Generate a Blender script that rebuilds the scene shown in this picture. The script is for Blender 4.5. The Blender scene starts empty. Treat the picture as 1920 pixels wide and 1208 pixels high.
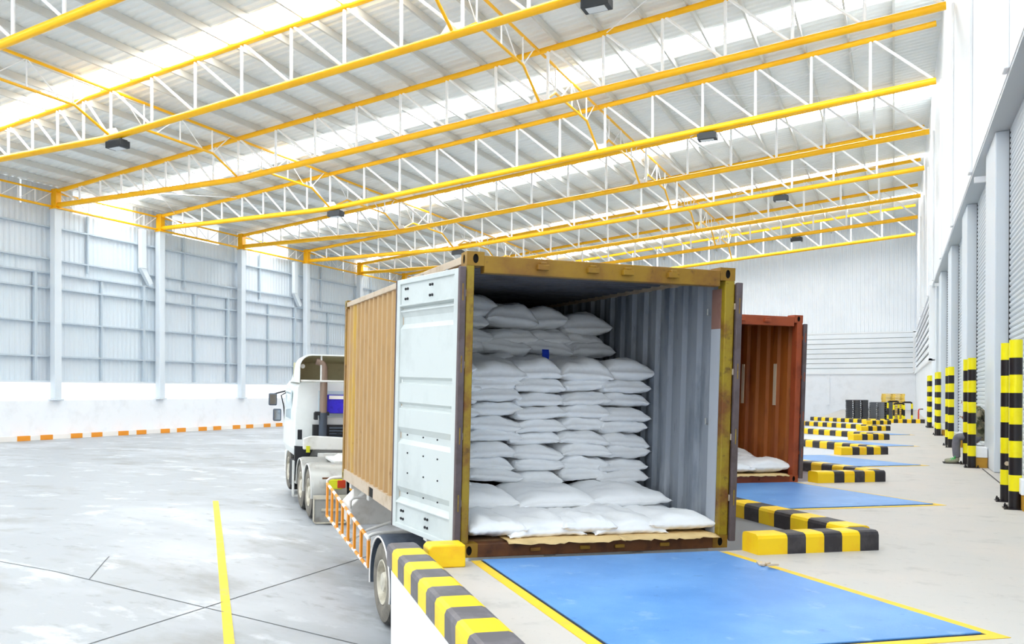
import bpy, bmesh, math, random
from mathutils import Vector, Matrix
from math import sin, cos, pi, radians, sqrt

scene = bpy.context.scene
COL = scene.collection
random.seed(7)

# ------------------------------------------------------------------ camera
cam_d = bpy.data.cameras.new('camera')
cam = bpy.data.objects.new('camera', cam_d)
COL.objects.link(cam)
cam_d.sensor_width = 36.0
cam_d.lens = 1628.8 / 1920 * 36.0
cam_d.shift_x = (960 - 817.42) / 1920
cam_d.shift_y = (741.77 - 604) / 1920
cam_d.clip_end = 400
cam.matrix_world = (Matrix.Translation((0, 0, 1.4916)) @ Matrix.Rotation(0.48551, 4, 'Z')
                    @ Matrix.Rotation(pi / 2 - 0.00556, 4, 'X') @ Matrix.Rotation(0.00172, 4, 'Z'))
scene.camera = cam

# ------------------------------------------------------------------ world (bright overcast daylight)
world = bpy.data.worlds.new('world')
scene.world = world
world.use_nodes = True
bg = world.node_tree.nodes['Background']
bg.inputs[0].default_value = (0.90, 0.95, 1.0, 1)
bg.inputs[1].default_value = 1.25
SKYLIGHT_STRENGTH = 11.5

# ------------------------------------------------------------------ view
scene.view_settings.view_transform = 'Standard'
scene.view_settings.look = 'None'
scene.view_settings.gamma = 1.0
scene.view_settings.use_curve_mapping = False
scene.view_settings.exposure = 0.46
scene.cycles.use_denoising = True
scene.cycles.max_bounces = 10
scene.cycles.diffuse_bounces = 7
scene.cycles.caustics_reflective = False
scene.cycles.caustics_refractive = False
scene.cycles.sample_clamp_indirect = 6.0


# ================================================================== helpers
def srgb(r, g, b):
    f = lambda c: (c / 255 / 12.92) if c / 255 <= 0.04045 else ((c / 255 + 0.055) / 1.055) ** 2.4
    return (f(r), f(g), f(b), 1)


def pmat(name, col, rough=0.6, metal=0.0, layers=(), bump=None, emit=None, stretch=(1, 1, 1), spec=0.4):
    """layers: (scale, colour, low, high, detail) noise-masked second colours"""
    m = bpy.data.materials.new(name)
    m.use_nodes = True
    nt = m.node_tree
    bs = nt.nodes['Principled BSDF']
    bs.inputs['Roughness'].default_value = rough
    bs.inputs['Metallic'].default_value = metal
    bs.inputs['Specular IOR Level'].default_value = spec
    if emit:
        bs.inputs['Emission Color'].default_value = emit[0]
        bs.inputs['Emission Strength'].default_value = emit[1]
    tc = nt.nodes.new('ShaderNodeTexCoord')
    mp = nt.nodes.new('ShaderNodeMapping')
    mp.inputs['Scale'].default_value = stretch
    nt.links.new(tc.outputs['Object'], mp.inputs[0])
    last = None
    for (sc, c2, lo, hi, det) in layers:
        n = nt.nodes.new('ShaderNodeTexNoise')
        n.inputs['Scale'].default_value = sc
        n.inputs['Detail'].default_value = det
        n.inputs['Roughness'].default_value = 0.62
        nt.links.new(mp.outputs[0], n.inputs['Vector'])
        r = nt.nodes.new('ShaderNodeMapRange')
        r.inputs['From Min'].default_value = lo
        r.inputs['From Max'].default_value = hi
        nt.links.new(n.outputs['Fac'], r.inputs['Value'])
        mx = nt.nodes.new('ShaderNodeMix')
        mx.data_type = 'RGBA'
        nt.links.new(r.outputs[0], mx.inputs['Factor'])
        if last is None:
            mx.inputs['A'].default_value = col
        else:
            nt.links.new(last, mx.inputs['A'])
        mx.inputs['B'].default_value = c2
        last = mx.outputs['Result']
    if last is None:
        bs.inputs['Base Color'].default_value = col
    else:
        nt.links.new(last, bs.inputs['Base Color'])
    if bump:
        n = nt.nodes.new('ShaderNodeTexNoise')
        n.inputs['Scale'].default_value = bump[0]
        n.inputs['Detail'].default_value = 6
        nt.links.new(mp.outputs[0], n.inputs['Vector'])
        b = nt.nodes.new('ShaderNodeBump')
        b.inputs['Strength'].default_value = bump[1]
        b.inputs['Distance'].default_value = bump[2]
        nt.links.new(n.outputs['Fac'], b.inputs['Height'])
        nt.links.new(b.outputs[0], bs.inputs['Normal'])
    return m


class MB:
    """collects shapes and links them as ONE mesh object"""
    def __init__(s):
        s.v, s.f, s.m = [], [], []

    def add(s, vs, fs, m=0):
        o = len(s.v)
        s.v += [tuple(p) for p in vs]
        s.f += [tuple(i + o for i in f) for f in fs]
        s.m += [m] * len(fs)
        return s

    def hexa(s, c, m=0):
        """c: 8 corners, bottom ring then top ring (counter-clockwise from above)"""
        return s.add(c, [(3, 2, 1, 0), (4, 5, 6, 7), (0, 1, 5, 4), (1, 2, 6, 5), (2, 3, 7, 6), (3, 0, 4, 7)], m)

    def box(s, x0, x1, y0, y1, z0, z1, m=0):
        return s.hexa([(x0, y0, z0), (x1, y0, z0), (x1, y1, z0), (x0, y1, z0),
                       (x0, y0, z1), (x1, y0, z1), (x1, y1, z1), (x0, y1, z1)], m)

    def obox(s, o, U, V, W, m=0):
        """box from a corner and three edge vectors"""
        o, U, V, W = Vector(o), Vector(U), Vector(V), Vector(W)
        return s.hexa([o, o + U, o + U + V, o + V, o + W, o + U + W, o + U + V + W, o + V + W], m)

    def prism(s, poly, o, U, V, W, m=0):
        o, U, V, W = Vector(o), Vector(U), Vector(V), Vector(W)
        n = len(poly)
        a = [o + U * p[0] + V * p[1] for p in poly]
        vs = a + [p + W for p in a]
        fs = [tuple(reversed(range(n))), tuple(range(n, 2 * n))]
        fs += [(i, (i + 1) % n, n + (i + 1) % n, n + i) for i in range(n)]
        return s.add(vs, fs, m)

    def strip(s, poly, o, U, V, W, m=0):
        """open profile extruded along W (one sheet)"""
        o, U, V, W = Vector(o), Vector(U), Vector(V), Vector(W)
        n = len(poly)
        a = [o + U * p[0] + V * p[1] for p in poly]
        return s.add(a + [p + W for p in a], [(i, i + 1, n + i + 1, n + i) for i in range(n - 1)], m)

    def tube(s, pts, r, n=10, m=0, cap=True):
        pts = [Vector(p) for p in pts]
        rr = r if isinstance(r, (list, tuple)) else [r] * len(pts)
        ring = []
        ref = None
        vs, fs = [], []
        for i, p in enumerate(pts):
            a = (pts[min(i + 1, len(pts) - 1)] - pts[max(i - 1, 0)]).normalized()
            if ref is None:
                ref = Vector((0, 0, 1)) if abs(a.z) < 0.9 else Vector((1, 0, 0))
            u = (ref - a * ref.dot(a)).normalized()
            ref = u
            w = a.cross(u)
            for k in range(n):
                t = 2 * pi * (k + 0.5) / n
                vs.append(p + (u * cos(t) + w * sin(t)) * rr[i])
        for i in range(len(pts) - 1):
            for k in range(n):
                fs.append((i * n + k, i * n + (k + 1) % n, (i + 1) * n + (k + 1) % n, (i + 1) * n + k))
        if cap:
            fs.append(tuple(reversed(range(n))))
            fs.append(tuple(range((len(pts) - 1) * n, len(pts) * n)))
        return s.add(vs, fs, m)

    def lathe(s, prof, o, A, n=24, m=0, a0=0.0, a1=2 * pi):
        """profile of (radius, height) turned about axis A through o"""
        o, A = Vector(o), Vector(A).normalized()
        u = A.orthogonal().normalized()
        if abs(A.z) < 0.5:
            u = (Vector((0, 0, 1)) - A * A.z).normalized()
        w = A.cross(u)
        full = abs(a1 - a0 - 2 * pi) < 1e-6
        k = n if full else n + 1
        vs, fs = [], []
        for (r, h) in prof:
            for i in range(k):
                t = a0 + (a1 - a0) * i / n
                vs.append(o + A * h + (u * cos(t) + w * sin(t)) * r)
        for j in range(len(prof) - 1):
            for i in range(n):
                b = (i + 1) % k
                fs.append((j * k + i, j * k + b, (j + 1) * k + b, (j + 1) * k + i))
        return s.add(vs, fs, m)

    def build(s, name, mats, parent=None, smooth=False, bevel=0.0, seg=2, angle=35):
        me = bpy.data.meshes.new(name)
        me.from_pydata(s.v, [], s.f)
        if not isinstance(mats, (list, tuple)):
            mats = [mats]
        for m in mats:
            me.materials.append(m)
        me.polygons.foreach_set('material_index', s.m)
        me.validate()
        me.update()
        o = bpy.data.objects.new(name, me)
        COL.objects.link(o)
        if parent:
            o.parent = parent
        if smooth:
            me.polygons.foreach_set('use_smooth', [True] * len(me.polygons))
            me.set_sharp_from_angle(angle=radians(angle))
        if bevel:
            b = o.modifiers.new('bevel', 'BEVEL')
            b.width = bevel
            b.segments = seg
            b.limit_method = 'ANGLE'
            b.angle_limit = radians(40)
        return o


def tag(o, label=None, cat=None, group=None, kind=None):
    if label: o['label'] = label
    if cat: o['category'] = cat
    if group: o['group'] = group
    if kind: o['kind'] = kind
    return o


def thing(name, label, cat, loc=(0, 0, 0), rz=0.0, group=None, mw=None):
    o = bpy.data.objects.new(name, None)
    o.empty_display_size = 0.1
    COL.objects.link(o)
    if mw is not None:
        o.matrix_world = mw
    else:
        o.location = loc
        o.rotation_euler = (0, 0, rz)
    return tag(o, label, cat, group)


KIDS = {}


def kids(o):
    return [c for c in COL.objects if c.parent == o]


def copy_tree(o, parent=None):
    c = o.copy()
    COL.objects.link(c)
    c.parent = parent
    for ch in list(o.children):
        copy_tree(ch, c)
    return c


# ================================================================== materials
M = {}
M['conc_dock'] = pmat('dock_concrete', srgb(190, 186, 180), 0.55, layers=[
    (0.6, srgb(198, 190, 182), 0.45, 0.7, 4), (2.6, srgb(170, 166, 160), 0.56, 0.74, 8), (14, srgb(160, 156, 150), 0.62, 0.8, 4)],
    bump=(30, 0.06, 0.01))
M['conc_yard'] = pmat('yard_concrete', srgb(162, 166, 170), 0.42, layers=[
    (0.16, srgb(184, 188, 193), 0.46, 0.62, 6), (0.8, srgb(206, 210, 214), 0.56, 0.7, 10),
    (0.45, srgb(142, 142, 140), 0.54, 0.7, 8), (2.6, srgb(132, 133, 134), 0.58, 0.78, 9)],
    bump=(12, 0.05, 0.01), stretch=(1, 1.6, 1))
M['joint'] = pmat('floor_joint', srgb(96, 98, 100), 0.8)
M['white_wall'] = pmat('white_painted_wall', srgb(238, 241, 246), 0.6, layers=[(1.3, srgb(226, 229, 233), 0.5, 0.8, 5)])
M['sheet_blue'] = pmat('pale_blue_grey_sheet', srgb(206, 217, 225), 0.5, layers=[(0.15, srgb(212, 218, 225), 0.4, 0.7, 3)])
M['sheet_white'] = pmat('white_sheet', srgb(242, 246, 250), 0.45, layers=[(0.5, srgb(235, 240, 245), 0.45, 0.75, 4)])
M['girt'] = pmat('grey_girt', srgb(186, 198, 208), 0.5)
M['column'] = pmat('grey_white_column', srgb(214, 222, 229), 0.45)
M['roof'] = pmat('roof_sheet', srgb(236, 239, 237), 0.4, layers=[(0.3, srgb(226, 229, 227), 0.4, 0.7, 4)])
M['purlin'] = pmat('roof_purlin', srgb(206, 206, 200), 0.5)
M['skylight'] = pmat('translucent_skylight', srgb(240, 246, 250), 0.5, emit=((0.93, 0.97, 1.0, 1), SKYLIGHT_STRENGTH))
M['yellow_steel'] = pmat('yellow_painted_steel', srgb(250, 188, 12), 0.35, layers=[(1.2, srgb(242, 174, 8), 0.5, 0.75, 4)])
M['white_steel'] = pmat('white_painted_steel', srgb(240, 242, 244), 0.35)
M['soffit'] = pmat('shaded_soffit', srgb(196, 203, 207), 0.5)  # ambient shade under the overhanging wall painted in as grey
M['shutter'] = pmat('shutter_slats', srgb(206, 214, 219), 0.35, metal=0.25)
M['dark'] = pmat('dark_rubber', srgb(36, 37, 41), 0.6)
M['gasket'] = pmat('mauve_brown_gasket', srgb(98, 86, 88), 0.6, layers=[(4, srgb(74, 62, 58), 0.45, 0.7, 6)])
M['ceil_shaded'] = pmat('shaded_ceiling_lining', srgb(96, 96, 102), 0.6, layers=[(3, srgb(74, 74, 80), 0.45, 0.7, 6)])  # shade of the upper container interior put into a darker lining colour
M['black'] = pmat('black_paint', srgb(26, 24, 28), 0.35, layers=[(6, srgb(48, 46, 50), 0.55, 0.75, 4)])
M['kerb_black'] = pmat('kerb_black', srgb(52, 48, 52), 0.5, layers=[(5, srgb(78, 74, 76), 0.5, 0.75, 6)])
M['kerb_yellow'] = pmat('kerb_yellow', srgb(252, 210, 20), 0.45, layers=[(4, srgb(248, 192, 24), 0.5, 0.7, 5)])
M['kerb_worn'] = pmat('worn_grey_black_kerb', srgb(96, 92, 96), 0.5, layers=[(5, srgb(122, 118, 122), 0.45, 0.75, 6)])
M['boll_yellow'] = pmat('bollard_yellow', srgb(240, 226, 14), 0.3, layers=[(5, srgb(232, 212, 14), 0.5, 0.7, 4)])
M['boll_black'] = pmat('bollard_black', srgb(30, 26, 30), 0.3)
M['blue_deck'] = pmat('blue_painted_deck', srgb(84, 140, 204), 0.42, layers=[
    (1.0, srgb(104, 158, 218), 0.42, 0.66, 6), (3.2, srgb(142, 180, 220), 0.6, 0.74, 9), (7, srgb(66, 116, 176), 0.63, 0.78, 6)],
    bump=(90, 0.25, 0.008))
M['floor_yellow'] = pmat('floor_paint_yellow', srgb(236, 196, 44), 0.55, layers=[(6, srgb(206, 178, 84), 0.52, 0.72, 8)])
M['orange'] = pmat('orange_paint', srgb(236, 150, 40), 0.4)
M['white_band'] = pmat('white_reflective_band', srgb(240, 236, 232), 0.4)
M['cont_yellow'] = pmat('weathered_yellow_paint', srgb(178, 143, 94), 0.5, layers=[
    (0.9, srgb(194, 156, 56), 0.56, 0.66, 5), (5, srgb(162, 128, 84), 0.5, 0.75, 8), (11, srgb(120, 80, 40), 0.64, 0.8, 8)], stretch=(1, 1, 0.35))
M['cont_frame'] = pmat('mustard_frame_paint', srgb(146, 110, 26), 0.45, layers=[
    (2.2, srgb(124, 84, 28), 0.45, 0.66, 6), (9, srgb(84, 48, 20), 0.58, 0.76, 8)])
M['cont_post'] = pmat('olive_yellow_post_paint', srgb(150, 126, 28), 0.4, layers=[(2.5, srgb(112, 66, 24), 0.44, 0.62, 8), (9, srgb(76, 44, 20), 0.56, 0.74, 8)])
M['rust'] = pmat('rusty_brown', srgb(104, 62, 30), 0.6, layers=[(6, srgb(70, 40, 22), 0.45, 0.7, 8)])
M['rail_pale'] = pmat('pale_primer_rail', srgb(196, 178, 156), 0.5, layers=[(4, srgb(172, 150, 118), 0.5, 0.7, 6)])
M['lining'] = pmat('worn_grey_lining', srgb(140, 146, 154), 0.5, layers=[
    (1.6, srgb(174, 178, 184), 0.48, 0.66, 6), (3.0, srgb(104, 112, 122), 0.5, 0.68, 8), (9, srgb(84, 86, 92), 0.6, 0.78, 8)], stretch=(1, 1, 0.22))
M['pale_lining'] = pmat('pale_post_lining', srgb(172, 177, 184), 0.5, layers=[(3, srgb(146, 150, 158), 0.5, 0.7, 6)], stretch=(1, 1, 0.3))
M['rust_lining'] = pmat('rust_stained_post_lining', srgb(140, 104, 92), 0.6, layers=[(3, srgb(110, 74, 60), 0.45, 0.7, 6)])
M['ply'] = pmat('container_plywood', srgb(120, 88, 58), 0.7, layers=[(8, srgb(86, 62, 42), 0.5, 0.7, 6)])
M['door_white'] = pmat('door_inside_paint', srgb(198, 204, 202), 0.4, layers=[(1.5, srgb(184, 190, 188), 0.5, 0.72, 5), (16, srgb(180, 178, 168), 0.68, 0.8, 6)])
M['red_frame'] = pmat('red_brown_frame_paint', srgb(160, 74, 40), 0.5, layers=[(3, srgb(128, 56, 32), 0.5, 0.7, 6)])
M['red_lining'] = pmat('rust_stained_lining', srgb(168, 92, 32), 0.55, layers=[
    (1.5, srgb(134, 62, 26), 0.45, 0.64, 5), (4, srgb(108, 46, 22), 0.55, 0.72, 8)], stretch=(1, 1, 0.2))
M['pale_strip'] = pmat('pale_lashing_bar', srgb(216, 196, 166), 0.5)
M['sack'] = pmat('white_woven_sack', srgb(246, 247, 248), 0.6, layers=[(2.4, srgb(238, 238, 236), 0.5, 0.75, 5)], bump=(55, 0.12, 0.01), spec=0.25)
M['kraft'] = pmat('kraft_paper', srgb(226, 196, 140), 0.75, layers=[(5, srgb(206, 176, 122), 0.5, 0.75, 5)])
M['blue_cloth'] = pmat('blue_cloth', srgb(24, 64, 190), 0.7)
M['tyre'] = pmat('dusty_tyre', srgb(128, 122, 112), 0.85, layers=[(5, srgb(98, 94, 88), 0.45, 0.7, 6)])
M['tread'] = pmat('tyre_tread', srgb(58, 56, 54), 0.85, layers=[(9, srgb(84, 80, 76), 0.5, 0.7, 6)])
M['rim'] = pmat('pale_wheel_rim', srgb(206, 200, 184), 0.4, metal=0.1, layers=[(6, srgb(170, 162, 144), 0.5, 0.7, 6)])
M['fender'] = pmat('slate_fender', srgb(74, 84, 98), 0.5, layers=[(4, srgb(96, 104, 116), 0.5, 0.7, 5)])
M['chassis'] = pmat('chassis_white', srgb(222, 222, 218), 0.5, layers=[(3, srgb(196, 194, 186), 0.5, 0.72, 6)])
M['steel_grey'] = pmat('grey_steel', srgb(168, 168, 164), 0.4, metal=0.4, layers=[(4, srgb(140, 138, 132), 0.5, 0.7, 6)])
M['cab_white'] = pmat('cab_white_paint', srgb(236, 240, 238), 0.3, layers=[(1.0, srgb(226, 230, 228), 0.5, 0.72, 4)])
M['fairing_in'] = pmat('beige_fairing_lining', srgb(190, 184, 152), 0.6, layers=[(3, srgb(168, 160, 130), 0.5, 0.72, 5)])
M['exhaust'] = pmat('brown_exhaust_pipe', srgb(138, 118, 104), 0.5, metal=0.3)
M['exhaust_low'] = pmat('dark_slate_pipe', srgb(70, 78, 90), 0.5, metal=0.3)
M['blue_box'] = pmat('blue_panel', srgb(52, 40, 196), 0.4, layers=[(5, srgb(36, 26, 140), 0.5, 0.7, 4)])
M['glass'] = pmat('pale_glass', srgb(206, 222, 226), 0.1)
M['mirror'] = pmat('mirror_glass', srgb(150, 158, 166), 0.1, metal=0.8)
M['yellow_hose'] = pmat('yellow_coil_hose', srgb(226, 196, 34), 0.4)
M['green_yellow'] = pmat('lime_reflector', srgb(206, 206, 40), 0.4)
M['red_light'] = pmat('red_lamp_glass', srgb(180, 60, 30), 0.3)
M['amber'] = pmat('amber_lamp_glass', srgb(248, 178, 30), 0.3)
M['lamp_body'] = pmat('dark_lamp_housing', srgb(46, 50, 54), 0.5)
M['lamp_glass'] = pmat('pale_lamp_lens', srgb(214, 218, 220), 0.3)
M['pallet_black'] = pmat('black_plastic_pallet', srgb(52, 54, 60), 0.5, layers=[(7, srgb(72, 74, 80), 0.5, 0.7, 5)])
M['pallet_grey'] = pmat('dark_grey_wrap', srgb(86, 90, 98), 0.3, layers=[(3, srgb(116, 120, 128), 0.5, 0.7, 5)])
M['pallet_yellow'] = pmat('yellow_wood_pallet', srgb(240, 206, 96), 0.6, layers=[(5, srgb(222, 184, 84), 0.5, 0.7, 5)])
M['box_base'] = pmat('ochre_base_paint', srgb(190, 142, 44), 0.6, layers=[(5, srgb(166, 120, 40), 0.5, 0.7, 5)])
M['red_pipe'] = pmat('red_pipe_paint', srgb(206, 70, 50), 0.4)
M['skin'] = pmat('tanned_skin', srgb(176, 128, 98), 0.55)
M['hair'] = pmat('black_hair', srgb(28, 26, 26), 0.7)
M['camo'] = pmat('camouflage_cloth', srgb(128, 128, 108), 0.8, layers=[
    (5, srgb(84, 88, 66), 0.5, 0.53, 3), (6.5, srgb(156, 146, 122), 0.55, 0.58, 3), (8, srgb(62, 58, 50), 0.6, 0.63, 3)])
M['trousers'] = pmat('grey_trouser_cloth', srgb(112, 112, 120), 0.8, layers=[(4, srgb(88, 88, 96), 0.45, 0.7, 4)])
M['boot'] = pmat('khaki_boot', srgb(150, 150, 128), 0.7, layers=[(6, srgb(110, 110, 92), 0.5, 0.7, 4)])
M['sole'] = pmat('dark_sole', srgb(60, 58, 56), 0.7)
M['lace'] = pmat('green_lace', srgb(50, 190, 90), 0.6)
M['dark_slot'] = pmat('deep_shadow_steel', srgb(22, 18, 14), 0.8)
M['downpipe'] = pmat('pale_downpipe', srgb(214, 222, 228), 0.45)
M['conduit'] = pmat('steel_conduit', srgb(150, 154, 158), 0.4, metal=0.5)

# ================================================================== dimensions of the hall (metres)
LX, RX = -37.24, 1.5           # left and right wall planes
YB = 78.6                      # back wall
TY = [15.65 + 7 * k for k in range(9)]     # roof trusses / left columns
def zbot(x): return 10.74 if x < -25.5 else 10.74 + (x + 25.5) * (12.86 - 10.74) / 26.9
def ztop(x): return 11.45 + 0.0912 * (x + 37.0)
def zroof(x): return 11.86 + 0.0912 * (x + 37.0)
def yard_z(x):
    if x > -5.0: return -1.50
    if x > -10.4: return -1.50 + 0.44 * (-5.0 - x) / 5.4
    if x > -13: return -1.06 + 0.10 * (-10.4 - x) / 2.6
    return -0.96

UD = Vector((0.767, 0.641, 0))     # along a dock's bumper edge
WD = Vector((-0.641, 0.767, 0))    # along a dock's side edge, towards the yard
def dockB(k): return Vector((-0.397, 9.26 + 7 * k, 0))
def dockA(k): return Vector((-3.81, 6.40 + 7 * k, 0))

# ================================================================== SETTING
# ---- dock slab (saw-tooth edge)
m = MB()
poly = [(1.9, -12)]
poly += [(-6.0, -12)]
for k in range(-1, 6):
    poly += [dockA(k)[:2], dockB(k)[:2]]
poly += [dockA(6)[:2], (-3.84, 78.4), (1.9, 78.4)]
poly[1] = (dockA(-1)[0], -12)
n = len(poly)
top = [(p[0], p[1], 0) for p in poly]
bot = [(p[0], p[1], -1.7) for p in poly]
m.add(top, [tuple(reversed(range(n)))], 0)
m.add(top + bot, [(i, (i + 1) % n, n + (i + 1) % n, n + i) for i in range(n)], 1)
floor = m.build('floor', [M['conc_dock'], M['white_wall']])
tag(floor, 'pale concrete loading dock with saw-tooth white edge', kind='structure')

# ---- yard floor
m = MB()
xs = [-38.2, -30, -22, -16, -13, -11.7, -10.4, -8.6, -6.8, -5.0, -3.0, 1.0]
for a, b in zip(xs[:-1], xs[1:]):
    ys = [-14, 4, 22, 40, 58, 80]
    for c, d in zip(ys[:-1], ys[1:]):
        m.add([(a, c, yard_z(a)), (b, c, yard_z(b)), (b, d, yard_z(b)), (a, d, yard_z(a))], [(0, 1, 2, 3)], 0)
def floor_strip(mb, p, q, w, mi, lift, n=14):
    p, q = Vector((p[0], p[1], 0)), Vector((q[0], q[1], 0))
    side = (q - p).cross(Vector((0, 0, 1))).normalized() * w / 2
    cuts = sorted(set([i / n for i in range(n + 1)] + [t for t in [(x - p.x) / (q.x - p.x) if abs(q.x - p.x) > 1e-6 else -1 for x in xs] if 0 < t < 1]))
    pts = [p.lerp(q, t) for t in cuts]
    vs = []
    for c in pts:
        for s in (-1, 1):
            e = c + side * s
            vs.append((e.x, e.y, yard_z(c.x) + lift))
    mb.add(vs, [(2 * i, 2 * i + 1, 2 * i + 3, 2 * i + 2) for i in range(len(pts) - 1)], mi)
floor_strip(m, (-16.0, 8.05), (-5.2, 8.5), 0.018, 1, 0.004)
floor_strip(m, (-7.74, 5.5), (-7.76, 13.0), 0.018, 1, 0.004)
floor_strip(m, (-9.77, 8.32), (-10.6, 9.4), 0.014, 1, 0.004)
yard = m.build('floor_yard', [M['conc_yard'], M['joint']])
tag(yard, 'grey stained concrete yard floor sloping down to the dock', kind='structure')

# ---- painted yellow lane line on the yard
m = MB()
floor_strip(m, (-6.3, 7.22), (-13.26, 14.7), 0.12, 0, 0.006, 24)
o = m.build('lane_line', M['floor_yellow'])
tag(o, 'single yellow painted lane line on the grey yard floor', 'floor marking')

# ---- left wall: low masonry wall, open band, ribbed sheet on girts, columns
def ribs(length, pitch, depth, frac=0.5, ramp=0.18):
    out = []
    k = int(length / pitch)
    for i in range(k):
        b = i * pitch
        out += [(b, 0), (b + pitch * (0.5 - ramp), 0), (b + pitch * 0.5, depth), (b + pitch * (1 - ramp), depth)]
    out.append((k * pitch, 0))
    return out
wl = MB()
wl.box(LX - 0.35, LX, -14, 79, -1.1, 0.97)
wall_left = wl.build('wall_left', M['white_wall'], bevel=0.02)
tag(wall_left, 'left wall of low white masonry under ribbed grey sheeting', kind='structure')
m = MB()
m.strip(ribs(93, 0.3, 0.028), (LX - 0.42, -14, 1.87), (0, 1, 0), (1, 0, 0), (0, 0, 8.75))
for k in range(-2, 9):
    yb = 15.65 + 7 * k
    for (ya, yc) in (((yb - 1.6, yb + 1.4),) if k in (2, 3, 4) else ((yb - 1.6, yb + 5.4),)):
        m.strip(ribs(yc - ya, 0.3, 0.028), (LX - 0.42, ya, 10.62), (0, 1, 0), (1, 0, 0), (0, 0, 1.15))
o = m.build('ribbed_sheet', M['sheet_blue'], wall_left)
for z in (9.67, 8.05, 7.35, 6.6, 4.9, 3.18):
    m = MB()
    m.box(LX - 0.36, LX - 0.2, -14, 79, z - 0.035, z + 0.035)
    m.build('girt', M['girt'], wall_left)
m = MB()
m.box(LX - 0.38, LX - 0.2, -14, 79, 1.87, 1.97)
m.build('bottom_flashing', M['column'], wall_left)
for k in range(-4, 9):
    y = 15.65 + 7 * k + 3.1
    m = MB()
    m.box(LX - 0.34, LX - 0.22, y - 0.05, y + 0.05, 1.97, 7.3)
    m.build('sub_post', M['girt'], wall_left)
    m = MB()
    m.box(LX - 0.34, LX - 0.22, y - 0.95, y - 0.85, 7.6, 10.6)
    m.build('sub_post', M['girt'], wall_left)
    m = MB()
    m.box(LX - 0.34, LX - 0.18, y + 2.85, y + 3.0, 1.97, 7.35)
    m.build('sub_post', M['girt'], wall_left)
for k in range(-3, 9):
    y = 29.65 + 7 * (k - 2)
    m = MB()
    m.box(LX - 0.14, LX + 0.22, y - 0.21, y + 0.21, 1.05, 10.55)
    m.box(LX - 0.22, LX + 0.30, y - 0.3, y + 0.3, 0.97, 1.05)
    m.build('column', M['column'], wall_left, bevel=0.03)
m = MB()
m.box(LX, LX + 0.22, -14, 78, -0.97, -0.85)
o = m.build('footing_ledge', M['white_wall'], wall_left)

# orange and white kerb at the foot of the left wall
m = MB()
y = 12.0
i = 0
while y < 77:
    w = 0.72 if i % 2 == 0 else (0.55 if i % 4 == 1 else 1.05)
    m.box(LX + 0.225, LX + 0.40, y, y + w, -0.955, -0.72, i % 2)
    y += w
    i += 1
o = m.build('striped_kerb', [M['orange'], M['white_band']])
tag(o, 'low orange and white striped kerb along the foot of the left wall', 'kerb')

# downpipes beside left columns
def downpipe(y):
    t = thing('downpipe', '', 'downpipe', (0, 0, 0))
    a = MB()
    a.box(LX - 0.18, LX + 0.08, y - 0.2, y + 0.2, 8.3, 10.5)
    a.build('vertical_duct', M['downpipe'], t, bevel=0.03)
    a = MB()
    a.prism([(-0.2, 8.3), (0.2, 8.3), (0.72, 7.55), (0.45, 7.4)], (LX - 0.18, y, 0), (0, 1, 0), (0, 0, 1), (0.24, 0, 0))
    a.build('elbow', M['downpipe'], t, bevel=0.02)
    return t
for y, w in ((35.4, 'second column from the near end of the left wall'), (49.4, 'fourth column from the near end of the left wall')):
    tag(downpipe(y), 'pale square rain downpipe beside the ' + w)

# ---- back wall
bw = MB()
bw.box(LX - 0.4, 1.9, YB, YB + 0.3, -1.2, 2.97)
wall_back = bw.build('wall_back', M['white_wall'])
tag(wall_back, 'back wall of white masonry, louvres and ribbed white sheeting', kind='structure')
m = MB()
m.strip(ribs(39, 0.3, 0.05), (LX, YB + 0.1, 6.2), (1, 0, 0), (0, -1, 0), (0, 0, 9.4))
m.build('ribbed_sheet', M['sheet_white'], wall_back)
m = MB()
m.box(LX, 1.4, YB + 0.02, YB + 0.3, 2.97, 6.2, 0)
m.build('louvre_backing', M['dark'], wall_back)
m = MB()
for i in range(8):
    z = 3.0 + i * 0.40
    m.prism([(0, 0), (0.10, -0.02), (0.02, 0.36), (-0.02, 0.36)], (LX, YB - 0.12, z), (0, 1, 0), (0, 0, 1), (RX - 0.2 - LX, 0, 0))
m.build('louvre_slats', M['sheet_white'], wall_back)
m = MB()
m.box(RX - 0.2, RX - 0.02, YB - 0.14, YB + 0.0, 2.95, 6.25)
m.box(LX, RX, YB - 0.14, YB, 6.18, 6.28)
m.box(LX, RX, YB - 0.14, YB, 2.90, 3.0)
m.build('louvre_frame', M['white_steel'], wall_back)
m = MB()
m.box(-5.0, -4.72, YB - 0.12, YB, 0.4, 2.9)
m.build('pilaster', M['white_wall'], wall_back)

# ---- right wall: flush upper wall, recess with roller shutters, flush far part with louvres
YEND = 45.5
wr = MB()
wr.box(RX, 2.2, -6, YB, 6.33, 15.6)
wr.box(RX, 2.2, YEND, YB, 0, 2.95)
wall_right = wr.build('wall_right', M['sheet_white'])
tag(wall_right, 'tall white right wall above a row of roller doors', kind='structure')
m = MB()
m.box(RX + 0.01, 2.2, -6, YEND, 6.26, 6.328)
m.build('soffit', M['soffit'], wall_right)
m = MB()
m.box(2.0, 2.2, -6, YEND, 0.0, 6.26)
m.build('recess_back', M['sheet_white'], wall_right)
for k in range(-2, 4):
    y0 = 18.9 + 7 * k
    m = MB()
    m.box(1.62, 2.0, y0, y0 + 1.87, 0.0, 6.26)
    m.build('pillar', M['column'], wall_right, bevel=0.02)
m = MB()
m.box(1.62, 2.0, 44.3, 45.5, 0.0, 6.26)
m.build('pillar', M['column'], wall_right, bevel=0.02)
for y in (21.9, 42.6):
    m = MB()
    m.box(1.5, 1.86, y, y + 0.10, 5.98, 6.10)
    m.build('bracket', M['white_steel'], wall_right)
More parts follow.
